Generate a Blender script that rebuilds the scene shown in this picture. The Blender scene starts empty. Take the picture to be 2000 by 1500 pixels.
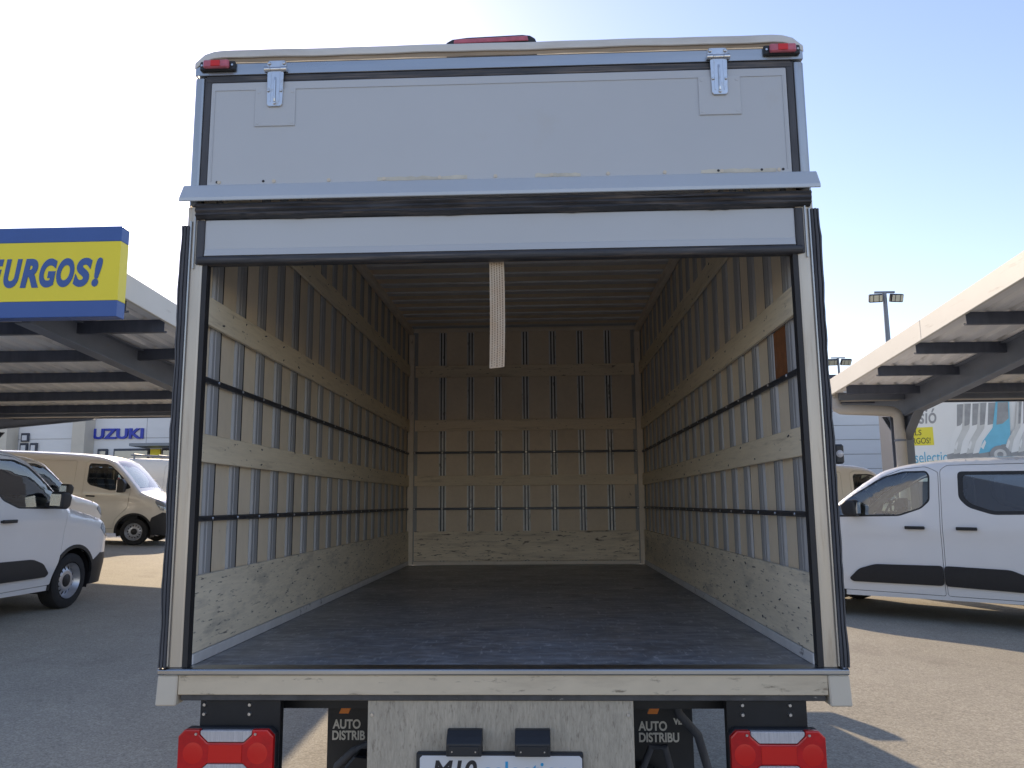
import bpy, bmesh, math, random
from mathutils import Vector, Matrix
from mathutils.geometry import delaunay_2d_cdt
R = math.radians
random.seed(7)
scene = bpy.context.scene
col = scene.collection

# ------------------------------------------------------------------ camera
CAM = Vector((0.1513, -2.674, 1.4741)); YAW, PITCH, ROLL, FPX = 0.0371, 0.1488, -0.0081, 1554.3
fw = Vector((-math.sin(YAW) * math.cos(PITCH), math.cos(YAW) * math.cos(PITCH), math.sin(PITCH)))
rt0 = Vector((math.cos(YAW), math.sin(YAW), 0)); up0 = rt0.cross(fw)
rt = rt0 * math.cos(ROLL) + up0 * math.sin(ROLL); up = up0 * math.cos(ROLL) - rt0 * math.sin(ROLL)
cd = bpy.data.cameras.new('camera'); cam = bpy.data.objects.new('camera', cd); col.objects.link(cam)
cd.sensor_fit = 'HORIZONTAL'; cd.sensor_width = 36; cd.lens = 36 * FPX / 2000
cd.clip_start = 0.05; cd.clip_end = 2000
mw = Matrix((rt, up, -fw)).transposed().to_4x4(); mw.translation = CAM
cam.matrix_world = mw; scene.camera = cam

# ------------------------------------------------------------------ light
SUN_AZ, SUN_EL = R(-21.0), R(28.0)          # azimuth right of +Y, elevation
world = bpy.data.worlds.new('World'); scene.world = world; world.use_nodes = True
wn = world.node_tree.nodes; wl = world.node_tree.links
bg = wn['Background']; sky = wn.new('ShaderNodeTexSky'); sky.sky_type = 'NISHITA'
sky.sun_disc = False; sky.sun_elevation = SUN_EL; sky.sun_rotation = SUN_AZ
sky.air_density = 1.25; sky.dust_density = 0.35; sky.ozone_density = 3.0; sky.altitude = 50
wb = wn.new('ShaderNodeVectorMath'); wb.operation = 'MULTIPLY'; wb.inputs[1].default_value = (1.16, 0.965, 0.96)   # white balance of the daylight
wl.new(sky.outputs[0], wb.inputs[0]); wl.new(wb.outputs[0], bg.inputs[0]); bg.inputs[1].default_value = 0.082
sd = bpy.data.lights.new('sun', 'SUN'); sun = bpy.data.objects.new('sun', sd); col.objects.link(sun)
sd.energy = 2.0; sd.angle = R(0.53); sd.color = (1.0, 0.80, 0.56)
sdir = Vector((math.sin(SUN_AZ) * math.cos(SUN_EL), math.cos(SUN_AZ) * math.cos(SUN_EL), math.sin(SUN_EL)))
sun.rotation_euler = sdir.to_track_quat('Z', 'Y').to_euler(); sun.location = sdir * 60
vs = scene.view_settings; vs.view_transform = 'Standard'; vs.look = 'None'; vs.gamma = 1; vs.use_curve_mapping = False
vs.exposure = 1.52
scene.render.engine = 'CYCLES'
scene.cycles.use_denoising = True
scene.cycles.max_bounces = 12; scene.cycles.diffuse_bounces = 9; scene.cycles.glossy_bounces = 4
scene.cycles.transparent_max_bounces = 16; scene.cycles.sample_clamp_indirect = 6

# ------------------------------------------------------------------ materials
MATS = {}
def pbr(name, base, rough=0.5, metal=0.0, var=None, dirt=None, bump=None, stretch=(1, 1, 1), coat=0.0, spec=0.5,
        dirt2=None, rvar=0.0, island=0.0):
    """principled material; var=(scale, amount); dirt=(colour, scale, low, high, amount, stretch); bump=(scale, strength)"""
    m = bpy.data.materials.new(name); m.use_nodes = True
    nt = m.node_tree; n = nt.nodes; L = nt.links; b = n['Principled BSDF']
    b.inputs['Roughness'].default_value = rough; b.inputs['Metallic'].default_value = metal
    b.inputs['Specular IOR Level'].default_value = spec
    if coat: b.inputs['Coat Weight'].default_value = coat; b.inputs['Coat Roughness'].default_value = 0.06
    tc = n.new('ShaderNodeTexCoord'); oi = n.new('ShaderNodeObjectInfo')
    mul = n.new('ShaderNodeVectorMath'); mul.operation = 'SCALE'; mul.inputs[3].default_value = 37.0
    comb = n.new('ShaderNodeCombineXYZ')
    for k in range(3): L.new(oi.outputs['Random'], comb.inputs[k])
    L.new(comb.outputs[0], mul.inputs[0])
    add = n.new('ShaderNodeVectorMath'); L.new(tc.outputs['Object'], add.inputs[0]); L.new(mul.outputs[0], add.inputs[1])
    def mapped(st):
        mp = n.new('ShaderNodeMapping'); mp.inputs['Scale'].default_value = st; L.new(add.outputs[0], mp.inputs[0]); return mp.outputs[0]
    vec = mapped(stretch)
    def noise(scale, v=vec, det=6, ro=0.6):
        t = n.new('ShaderNodeTexNoise'); t.inputs['Scale'].default_value = scale; t.inputs['Detail'].default_value = det
        t.inputs['Roughness'].default_value = ro; L.new(v, t.inputs['Vector']); return t.outputs[0]
    rgb = n.new('ShaderNodeRGB'); rgb.outputs[0].default_value = (*base, 1); cur = rgb.outputs[0]
    if island:
        rr = n.new('ShaderNodeMapRange'); rr.inputs[3].default_value = 1 - island; rr.inputs[4].default_value = 1 + island
        L.new(oi.outputs['Random'], rr.inputs[0])
        mx = n.new('ShaderNodeVectorMath'); mx.operation = 'SCALE'; L.new(cur, mx.inputs[0]); L.new(rr.outputs[0], mx.inputs[3]); cur = mx.outputs[0]
    if var:
        for (sc, am) in (var if isinstance(var[0], tuple) else (var,)):
            mr = n.new('ShaderNodeMapRange'); mr.inputs[1].default_value = 0.25; mr.inputs[2].default_value = 0.75
            mr.inputs[3].default_value = 1 - am; mr.inputs[4].default_value = 1 + am
            L.new(noise(sc), mr.inputs[0])
            mx = n.new('ShaderNodeVectorMath'); mx.operation = 'SCALE'; L.new(cur, mx.inputs[0]); L.new(mr.outputs[0], mx.inputs[3]); cur = mx.outputs[0]
    for dd in (dirt, dirt2):
        if not dd: continue
        c, sc, lo, hi, am, st = dd
        mr = n.new('ShaderNodeMapRange'); mr.inputs[1].default_value = lo; mr.inputs[2].default_value = hi
        mr.inputs[3].default_value = 0; mr.inputs[4].default_value = am
        L.new(noise(sc, mapped(st), 8, 0.65), mr.inputs[0])
        mx = n.new('ShaderNodeMix'); mx.data_type = 'RGBA'; L.new(mr.outputs[0], mx.inputs[0]); L.new(cur, mx.inputs[6])
        mx.inputs[7].default_value = (*c, 1); cur = mx.outputs[2]
    L.new(cur, b.inputs['Base Color'])
    if rvar:
        mr = n.new('ShaderNodeMapRange'); mr.inputs[1].default_value = 0.3; mr.inputs[2].default_value = 0.7
        mr.inputs[3].default_value = max(0.02, rough - rvar); mr.inputs[4].default_value = min(1, rough + rvar)
        L.new(noise(3.0), mr.inputs[0]); L.new(mr.outputs[0], b.inputs['Roughness'])
    if bump:
        bp = n.new('ShaderNodeBump'); bp.inputs['Strength'].default_value = bump[1]; bp.inputs['Distance'].default_value = 0.01
        L.new(noise(bump[0]), bp.inputs['Height']); L.new(bp.outputs[0], b.inputs['Normal'])
    MATS[name] = m
    return m

def glass(name, tint, trans):
    """thin pane: fresnel mirror over a tinted see-through sheet"""
    m = bpy.data.materials.new(name); m.use_nodes = True
    nt = m.node_tree; n = nt.nodes; L = nt.links; n.remove(n['Principled BSDF'])
    out = n['Material Output']; g = n.new('ShaderNodeBsdfGlossy'); g.inputs['Roughness'].default_value = 0.02
    g.inputs['Color'].default_value = (0.95, 0.97, 1, 1)
    t = n.new('ShaderNodeBsdfTransparent'); t.inputs[0].default_value = (*tint, 1)
    d = n.new('ShaderNodeBsdfDiffuse'); d.inputs[0].default_value = (0.025, 0.04, 0.07, 1)
    mx0 = n.new('ShaderNodeMixShader'); mx0.inputs[0].default_value = trans; L.new(d.outputs[0], mx0.inputs[1]); L.new(t.outputs[0], mx0.inputs[2])
    lw = n.new('ShaderNodeFresnel'); lw.inputs['IOR'].default_value = 2.2
    mx = n.new('ShaderNodeMixShader'); L.new(lw.outputs[0], mx.inputs[0]); L.new(mx0.outputs[0], mx.inputs[1]); L.new(g.outputs[0], mx.inputs[2])
    L.new(mx.outputs[0], out.inputs[0]); MATS[name] = m; return m

S1 = (1, 1, 1)
pbr('gelcoat', (0.495, 0.52, 0.55), 0.36, var=((1.3, 0.035), (0.5, 0.03)), bump=(2.2, 0.05), rvar=0.08, coat=0.15, dirt=((0.42, 0.36, 0.26), 2.2, 0.62, 0.8, 0.25, (1, 1, 1)))
pbr('roof_gelcoat', (0.66, 0.65, 0.62), 0.4, var=(3, 0.06), dirt=((0.3, 0.24, 0.17), 3, 0.5, 0.75, 0.35, (1, 4, 4)))
pbr('lip_dirty', (0.34, 0.28, 0.22), 0.7, var=(9, 0.25), stretch=(0.4, 3, 3))
pbr('aluminium', (0.42, 0.425, 0.43), 0.36, 1.0, var=(4, 0.08), stretch=(6, 6, 0.6), rvar=0.08, dirt=((0.35, 0.29, 0.22), 5, 0.58, 0.75, 0.5, (4, 4, 0.8)))
pbr('aluminium_post', (0.52, 0.475, 0.41), 0.45, 0.7, var=(4, 0.08), stretch=(6, 6, 0.6), rvar=0.08, dirt=((0.30, 0.22, 0.14), 5, 0.55, 0.75, 0.5, (8, 4, 0.8)))  # tan base paints the sunlit ground mirrored in the lower posts
pbr('aluminium_x', (0.44, 0.45, 0.46), 0.34, 1.0, var=(4, 0.08), stretch=(0.6, 6, 6), rvar=0.08)
pbr('zinc', (0.66, 0.66, 0.66), 0.3, 1.0, var=(20, 0.1), dirt=((0.45, 0.32, 0.16), 24, 0.55, 0.7, 0.5, S1))
pbr('rubber', (0.065, 0.068, 0.080), 0.62, var=(14, 0.3), stretch=(3, 3, 0.4), bump=(24, 0.35), spec=0.5)
pbr('rubber_x', (0.045, 0.047, 0.055), 0.55, var=(14, 0.3), stretch=(0.4, 3, 3), bump=(24, 0.3), dirt=((0.22, 0.18, 0.15), 12, 0.50, 0.72, 0.7, (0.3, 4, 8)))
pbr('gasket', (0.022, 0.022, 0.025), 0.6, var=(10, 0.2))
pbr('lining', (0.79, 0.69, 0.54), 0.72, var=((2.0, 0.10), (30, 0.04)), stretch=(1, 1, 0.5), island=0.06,
    dirt=((0.12, 0.09, 0.06), 26, 0.68, 0.76, 0.7, (1.6, 1.6, 0.6)), bump=(60, 0.08))
pbr('lining_front', (0.80, 0.69, 0.56), 0.75, var=((2.0, 0.10), (30, 0.05)), island=0.05,
    dirt=((0.07, 0.05, 0.035), 15, 0.66, 0.74, 0.8, (1.2, 1.2, 0.7)))
pbr('stud_steel', (0.40, 0.41, 0.43), 0.55, 0.15, var=(7, 0.12), stretch=(3, 3, 0.5), rvar=0.1, island=0.08,
    dirt=((0.62, 0.62, 0.60), 22, 0.60, 0.68, 0.35, (2, 2, 0.35)))
pbr('stud_bright', (0.80, 0.81, 0.82), 0.5, 0.1, var=(9, 0.25), stretch=(3, 3, 0.5), dirt=((0.1, 0.1, 0.1), 18, 0.58, 0.66, 0.8, (2, 2, 0.6)))
pbr('plank', (0.82, 0.72, 0.54), 0.68, var=((1.2, 0.10), (16, 0.07)), stretch=(6, 0.5, 6), island=0.05,
    dirt=((0.06, 0.05, 0.045), 16, 0.635, 0.69, 0.85, (3, 0.9, 3)), dirt2=((0.25, 0.2, 0.14), 7, 0.55, 0.75, 0.5, (5, 0.5, 5)))
pbr('plank_worn', (0.80, 0.725, 0.58), 0.7, var=((1.2, 0.12), (20, 0.10)), stretch=(6, 0.5, 6),
    dirt=((0.05, 0.055, 0.065), 20, 0.585, 0.66, 0.85, (3.5, 0.7, 4.0)), dirt2=((0.13, 0.145, 0.17), 3.5, 0.52, 0.72, 0.5, (2, 0.8, 3.2)))
pbr('plank_x', (0.84, 0.73, 0.57), 0.7, var=((1.2, 0.10), (16, 0.08)), stretch=(0.5, 6, 6),
    dirt=((0.06, 0.045, 0.035), 16, 0.615, 0.67, 0.9, (1.0, 3, 3.6)), dirt2=((0.22, 0.17, 0.11), 6, 0.55, 0.75, 0.6, (0.5, 5, 5)))
pbr('plank_x_worn', (0.84, 0.74, 0.59), 0.72, var=((1.2, 0.14), (16, 0.1)), stretch=(0.5, 6, 6),
    dirt=((0.06, 0.04, 0.03), 13, 0.575, 0.64, 0.9, (1.0, 3, 4.6)), dirt2=((0.2, 0.15, 0.1), 5, 0.5, 0.75, 0.6, (0.6, 5, 5)))
pbr('rail_dark', (0.075, 0.082, 0.10), 0.45, 0.6, var=(20, 0.3))
pbr('trim_cream', (0.80, 0.72, 0.62), 0.6, var=(6, 0.1), dirt=((0.08, 0.07, 0.06), 20, 0.64, 0.7, 0.8, (2, 2, 0.8)))
pbr('skirt_alu', (0.74, 0.745, 0.76), 0.5, 0.15, var=(10, 0.1), dirt=((0.06, 0.06, 0.07), 18, 0.62, 0.7, 0.85, (1, 0.7, 1)))
pbr('rust', (0.22, 0.085, 0.03), 0.85, var=((9, 0.35), (40, 0.2)), dirt=((0.33, 0.3, 0.27), 7, 0.55, 0.68, 0.9, (1, 2.2, 0.7)))
pbr('floor_ply', (0.20, 0.205, 0.22), 0.40, var=((1.6, 0.35), (24, 0.3)), stretch=(1.0, 1.4, 1), rvar=0.14, bump=(40, 0.12),
    dirt=((0.56, 0.56, 0.58), 10, 0.47, 0.68, 0.5, (1.1, 2.4, 1)), dirt2=((0.72, 0.72, 0.72), 26, 0.58, 0.66, 0.45, (2.2, 0.5, 1)))
pbr('sill_paint', (0.62, 0.53, 0.40), 0.5, var=((1.0, 0.10), (10, 0.05)), stretch=(1, 3, 2),
    dirt=((0.12, 0.09, 0.06), 15, 0.58, 0.68, 0.8, (0.8, 2, 2.6)), dirt2=((0.34, 0.27, 0.19), 2.5, 0.5, 0.75, 0.6, (1, 2, 5)))
pbr('sill_under', (0.07, 0.07, 0.075), 0.5, 0.3, var=(12, 0.4), dirt=((0.4, 0.38, 0.35), 30, 0.66, 0.72, 0.7, (1, 3, 3)))
pbr('end_cap', (0.62, 0.565, 0.475), 0.75, var=(5, 0.06), dirt=((0.2, 0.17, 0.13), 12, 0.64, 0.72, 0.5, S1))
pbr('raw_plate', (0.42, 0.375, 0.305), 0.6, 0.1, var=((5, 0.12), (70, 0.22)), stretch=(3, 3, 0.5), bump=(80, 0.2),
    dirt=((0.16, 0.13, 0.1), 60, 0.56, 0.68, 0.6, (2, 2, 0.5)))
pbr('black_metal', (0.012, 0.014, 0.018), 0.42, 0.2, var=(9, 0.3), dirt=((0.35, 0.33, 0.3), 60, 0.73, 0.77, 0.8, S1))
pbr('black_plastic', (0.020, 0.022, 0.027), 0.48, var=(9, 0.2), bump=(200, 0.1))
pbr('white_letter', (0.66, 0.64, 0.58), 0.6)
pbr('dark_letter', (0.02, 0.02, 0.025), 0.5)
pbr('cyan_letter', (0.03, 0.34, 0.66), 0.5)
pbr('plate_white', (0.66, 0.67, 0.70), 0.35)
pbr('bow_steel', (0.64, 0.65, 0.68), 0.55, 0.1, var=(7, 0.12))
pbr('tape', (0.56, 0.54, 0.47), 0.6, var=(14, 0.2))
pbr('lens_red', (0.50, 0.006, 0.008), 0.3, coat=0.25, var=((9, 0.3), (60, 0.10)))
pbr('lens_red_core', (0.66, 0.016, 0.010), 0.3, coat=0.2)
pbr('lens_faded', (0.50, 0.12, 0.16), 0.3, var=(30, 0.3), coat=0.3)
pbr('lens_clear', (0.55, 0.53, 0.54), 0.16, coat=0.7, var=(60, 0.2), stretch=(3, 1, 0.2))
pbr('webbing', (0.56, 0.48, 0.38), 0.85, var=(40, 0.08), dirt=((0.45, 0.27, 0.14), 5, 0.45, 0.7, 0.8, S1))
pbr('webbing_stitch', (0.20, 0.14, 0.10), 0.9)
pbr('asphalt', (0.345, 0.32, 0.265), 0.85, var=((0.35, 0.08), (3.0, 0.08), (34, 0.20), (85, 0.45)), bump=(85, 0.6), spec=0.3,
    dirt=((0.17, 0.15, 0.125), 1.1, 0.56, 0.74, 0.5, (1, 0.6, 1)), dirt2=((0.55, 0.50, 0.42), 190, 0.63, 0.7, 0.55, S1))
pbr('car_white', (0.80, 0.80, 0.80), 0.28, coat=0.9, var=(2, 0.02))
pbr('car_cream', (0.74, 0.69, 0.60), 0.3, coat=0.8, var=(2, 0.03))
pbr('car_grey', (0.42, 0.43, 0.45), 0.28, coat=0.9)
pbr('car_trim', (0.018, 0.019, 0.022), 0.5, var=(30, 0.15))
pbr('tyre', (0.018, 0.018, 0.019), 0.78, var=(20, 0.2), bump=(90, 0.3))
pbr('rim_steel', (0.50, 0.51, 0.54), 0.34, 0.7, var=(12, 0.08))
pbr('hub_black', (0.015, 0.015, 0.016), 0.5)
pbr('chrome', (0.75, 0.76, 0.78), 0.12, 1.0)
pbr('interior', (0.045, 0.047, 0.052), 0.8)
pbr('seat_cloth', (0.09, 0.09, 0.10), 0.9)
pbr('orange_lens', (0.75, 0.22, 0.03), 0.25)
glass('glass_clear', (0.80, 0.90, 0.88), 0.92)
glass('glass_dark', (0.30, 0.38, 0.50), 0.45)
pbr('head_glass', (0.25, 0.27, 0.30), 0.08, 0.3, coat=1.0)
pbr('sheet_cream', (0.82, 0.81, 0.80), 0.55, var=((0.6, 0.10), (4, 0.06)), stretch=(3, 0.4, 1), dirt=((0.22, 0.19, 0.16), 3, 0.58, 0.72, 0.5, (4, 0.5, 1)), island=0.06)
pbr('steel_grey', (0.165, 0.185, 0.225), 0.5, 0.2, var=(3, 0.12), dirt=((0.16, 0.13, 0.10), 6, 0.6, 0.72, 0.5, S1))
pbr('steel_dark', (0.080, 0.092, 0.125), 0.5, 0.3, var=(3, 0.25), stretch=(4, 1, 1))
pbr('fascia', (0.66, 0.63, 0.56), 0.45, var=(2, 0.04), dirt=((0.3, 0.25, 0.18), 3, 0.6, 0.75, 0.4, (0.7, 0.7, 4)))
pbr('fascia_blue', (0.52, 0.56, 0.60), 0.4, 0.2, var=(2, 0.04))
pbr('pvc_grey', (0.42, 0.39, 0.35), 0.5, var=(5, 0.1))
pbr('sign_blue', (0.040, 0.105, 0.34), 0.42, var=(4, 0.04))
pbr('sign_yellow', (0.86, 0.72, 0.035), 0.42, var=(2, 0.05))
pbr('wall_panel', (0.76, 0.76, 0.76), 0.5, var=(0.5, 0.05), stretch=(1, 1, 4), island=0.03)
pbr('wall_concrete', (0.40, 0.38, 0.34), 0.75, var=(1.2, 0.08))
pbr('wall_dark', (0.05, 0.06, 0.085), 0.5, 0.2)
pbr('pillar_beige', (0.62, 0.57, 0.48), 0.7, var=(1, 0.08))
pbr('banner_white', (0.86, 0.85, 0.80), 0.6, var=(0.8, 0.05), bump=(3, 0.1))
pbr('banner_grey', (0.34, 0.34, 0.33), 0.6, var=(3, 0.25))
pbr('banner_pale', (0.66, 0.65, 0.60), 0.6, var=(3, 0.12))
pbr('banner_blue', (0.20, 0.55, 0.70), 0.6, var=(3, 0.1))
pbr('banner_yellow', (0.85, 0.74, 0.06), 0.6)
pbr('banner_cyan', (0.12, 0.45, 0.62), 0.6)
pbr('suzuki_blue', (0.02, 0.045, 0.42), 0.4)
pbr('lamp_lens', (0.62, 0.60, 0.45), 0.3, coat=0.5)
pbr('pole_grey', (0.20, 0.22, 0.25), 0.45, 0.4)
M = MATS

# ------------------------------------------------------------------ mesh helpers
def tag(o, label=None, cat=None, group=None, kind=None):
    if label: o['label'] = label
    if cat: o['category'] = cat
    if group: o['group'] = group
    if kind: o['kind'] = kind
    return o
def empty(name, loc=(0, 0, 0), parent=None):
    o = bpy.data.objects.new(name, None); o.empty_display_size = 0.1; o.location = loc; col.objects.link(o)
    if parent: o.parent = parent
    return o
class MB:
    def __init__(s): s.bm = bmesh.new()
    def box(s, x0, x1, y0, y1, z0, z1, mat=None):
        vs_ = [s.bm.verts.new((x, y, z)) for x in (x0, x1) for y in (y0, y1) for z in (z0, z1)]
        for f in ((0, 1, 3, 2), (4, 6, 7, 5), (0, 4, 5, 1), (2, 3, 7, 6), (0, 2, 6, 4), (1, 5, 7, 3)): s.bm.faces.new([vs_[i] for i in f])
        if mat is not None:
            for v in vs_: v.co = mat @ v.co
        return s
    def prism(s, poly, axis, a, b):
        """poly in the two other axes, extruded along axis from a to b (axis 0: poly=(y,z), 1: (x,z), 2: (x,y))"""
        def P(u, v, w): return [(w, u, v), (u, w, v), (u, v, w)][axis]
        A = [s.bm.verts.new(P(u, v, a)) for u, v in poly]; B = [s.bm.verts.new(P(u, v, b)) for u, v in poly]
        n = len(poly)
        for i in range(n): s.bm.faces.new((A[i], A[(i + 1) % n], B[(i + 1) % n], B[i]))
        s.bm.faces.new(A[::-1]); s.bm.faces.new(B)
        return s
    def cyl(s, p0, p1, r0, r1=None, n=16, caps=True):
        r1 = r0 if r1 is None else r1
        p0 = Vector(p0); p1 = Vector(p1); d = (p1 - p0).normalized()
        a = d.orthogonal().normalized(); b = d.cross(a)
        A, B = [], []
        for i in range(n):
            t = 2 * math.pi * i / n; o = a * math.cos(t) + b * math.sin(t)
            A.append(s.bm.verts.new(p0 + o * r0)); B.append(s.bm.verts.new(p1 + o * r1))
        for i in range(n): s.bm.faces.new((A[i], A[(i + 1) % n], B[(i + 1) % n], B[i]))
        if caps: s.bm.faces.new(A[::-1]); s.bm.faces.new(B)
        return s
    def tube(s, pts, r, n=10):
        pts = [Vector(p) for p in pts]; rings = []
        a = None
        for i, p in enumerate(pts):
            d = (pts[min(i + 1, len(pts) - 1)] - pts[max(i - 1, 0)]).normalized()
            a = (d.orthogonal() if a is None else a - d * a.dot(d)).normalized(); b = d.cross(a)
            rr = r[i] if isinstance(r, (list, tuple)) else r
            rings.append([s.bm.verts.new(p + (a * math.cos(2 * math.pi * k / n) + b * math.sin(2 * math.pi * k / n)) * rr) for k in range(n)])
        for A, B in zip(rings, rings[1:]):
            for k in range(n): s.bm.faces.new((A[k], A[(k + 1) % n], B[(k + 1) % n], B[k]))
        s.bm.faces.new(rings[0][::-1]); s.bm.faces.new(rings[-1])
        return s
    def lathe(s, prof, center, axis, n=32):
        """prof list of (r, h) round axis through center"""
        c = Vector(center); d = Vector(axis).normalized(); a = d.orthogonal().normalized(); b = d.cross(a); rings = []
        for r, h in prof:
            rings.append([s.bm.verts.new(c + d * h + (a * math.cos(2 * math.pi * k / n) + b * math.sin(2 * math.pi * k / n)) * max(r, 1e-4)) for k in range(n)])
        for A, B in zip(rings, rings[1:]):
            for k in range(n): s.bm.faces.new((A[k], A[(k + 1) % n], B[(k + 1) % n], B[k]))
        return s
    def grid(s, rows, close=False):
        V = [[s.bm.verts.new(p) for p in r] for r in rows]
        for A, B in zip(V, V[1:]):
            for i in range(len(A) - 1): s.bm.faces.new((A[i], A[i + 1], B[i + 1], B[i]))
        return s
    def build(s, name, mat, parent=None, bevel=0.0, smooth=False, seg=1, fixn=True):
        bm = s.bm
        if fixn: bmesh.ops.recalc_face_normals(bm, faces=bm.faces)
        if bevel:
            es = [e for e in bm.edges if len(e.link_faces) == 2 and e.calc_face_angle(0) > 0.5]
            bmesh.ops.bevel(bm, geom=es, offset=bevel, segments=seg, affect='EDGES', profile=0.6, clamp_overlap=True)
        me = bpy.data.meshes.new(name); bm.to_mesh(me); bm.free()
        if smooth:
            me.shade_smooth()
            try: me.set_sharp_from_angle(angle=R(smooth if smooth is not True else 40))
            except Exception: pass
        me.materials.append(M[mat] if isinstance(mat, str) else mat)
        o = bpy.data.objects.new(name, me); col.objects.link(o)
        if parent: o.parent = parent
        return o
def box(name, mat, parent, x0, x1, y0, y1, z0, z1, bevel=0.0, seg=1):
    return MB().box(x0, x1, y0, y1, z0, z1).build(name, mat, parent, bevel, False, seg)
def inst(src, name, parent, loc):
    o = bpy.data.objects.new(name, src.data); col.objects.link(o); o.parent = parent; o.location = loc; return o
def copy_tree(o, parent=None):
    c = o.copy(); col.objects.link(c); c.parent = parent
    if parent is not None: c.matrix_parent_inverse = o.matrix_parent_inverse.copy()
    for ch in list(o.children): copy_tree(ch, c)
    return c
def text(name, body, mat, parent, mw_, size, ext=0.003, shear=0.0, offset=0.0, sx=1.0, align='LEFT', spacing=1.0):
    cu = bpy.data.curves.new(name, 'FONT'); cu.body = body; cu.size = size; cu.extrude = ext; cu.shear = shear; cu.offset = offset
    cu.align_x = align; cu.space_character = spacing; cu.materials.append(M[mat])
    tmp = bpy.data.objects.new(name + '_src', cu); col.objects.link(tmp)
    dg = bpy.context.evaluated_depsgraph_get(); me = bpy.data.meshes.new_from_object(tmp.evaluated_get(dg))
    bpy.data.objects.remove(tmp); bpy.data.curves.remove(cu)
    if not me.materials: me.materials.append(M[mat])
    o = bpy.data.objects.new(name, me); col.objects.link(o)
    o.parent = parent; o.matrix_local = mw_ @ Matrix.Diagonal((sx, 1, 1, 1)); return o
def text_fit(name, body, mat, parent, x0, x1, z0, z1, y, ang=0.0, ext=0.003, shear=0.0, offset=0.0, pivot=None, spacing=1.0):
    """lettering facing -Y, scaled to fill x0..x1 by z0..z1 at depth y (turned round Z at pivot)"""
    o = text(name, body, mat, parent, Matrix.Identity(4), 1.0, 1.0, shear, offset, 1.0, 'LEFT', spacing)
    vv = o.data.vertices; a = min(v.co.x for v in vv); b = max(v.co.x for v in vv); c = min(v.co.y for v in vv); d = max(v.co.y for v in vv)
    sx, sy = (x1 - x0) / (b - a), (z1 - z0) / (d - c)
    for v in vv: v.co = (x0 + (v.co.x - a) * sx, y - ext * v.co.z, z0 + (v.co.y - c) * sy)
    o.matrix_local = Matrix.Identity(4)
    return o
def facing(loc, ang=0.0, up_=(0, 0, 1)):
    """text plane facing -Y (ang turns it round Z)"""
    return Matrix.Translation(loc) @ Matrix.Rotation(ang, 4, 'Z') @ Matrix.Rotation(R(90), 4, 'X')

# ------------------------------------------------------------------ ground
def gz(x, y): return 0.053 * max(0.0, -x - 1.0) + 0.0145 * max(0.0, y - 4.0) if True else 0
mb = MB()
xs = [-400, -120, -60, -40, -25, -14, -8, -5, -3, -2, -1.4, -1, -0.6, 0, 2, 4, 6, 10, 16, 30, 60, 120, 400]
ys = [-300, -60, -20, -8, -4, -2, 0, 2, 3.4, 4, 4.6, 6, 8, 11, 15, 20, 28, 40, 60, 120, 300, 900]
def gzc(x, y): return gz(max(x, -30), min(y, 60))
mb.grid([[(x, y, gzc(x, y)) for x in xs] for y in ys])
ground = mb.build('ground', 'asphalt', smooth=True); tag(ground, kind='structure')

# ------------------------------------------------------------------ box truck
ZF, LB, ZC = 0.95, 4.35, 3.045
truck = empty('box_truck', (0, 0, 0))
tag(truck, 'white box truck with its rear flap raised, showing the empty wood-lined cargo box', 'truck')
# floor: two boards with a seam, resting on a dark deck
deck = box('cargo_floor', 'black_metal', truck, -1.09, 1.09, 0.012, LB + 0.05, 0.872, 0.924)
b1 = box('floor_board', 'floor_ply', deck, -1.055, 1.055, 0.03, 1.626, 0.926, 0.950)
b2 = box('floor_board', 'floor_ply', deck, -1.055, 1.055, 1.632, LB, 0.926, 0.949)
box('floor_joint', 'skirt_alu', deck, -1.05, 1.05, 1.6265, 1.6315, 0.926, 0.9495)

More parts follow.
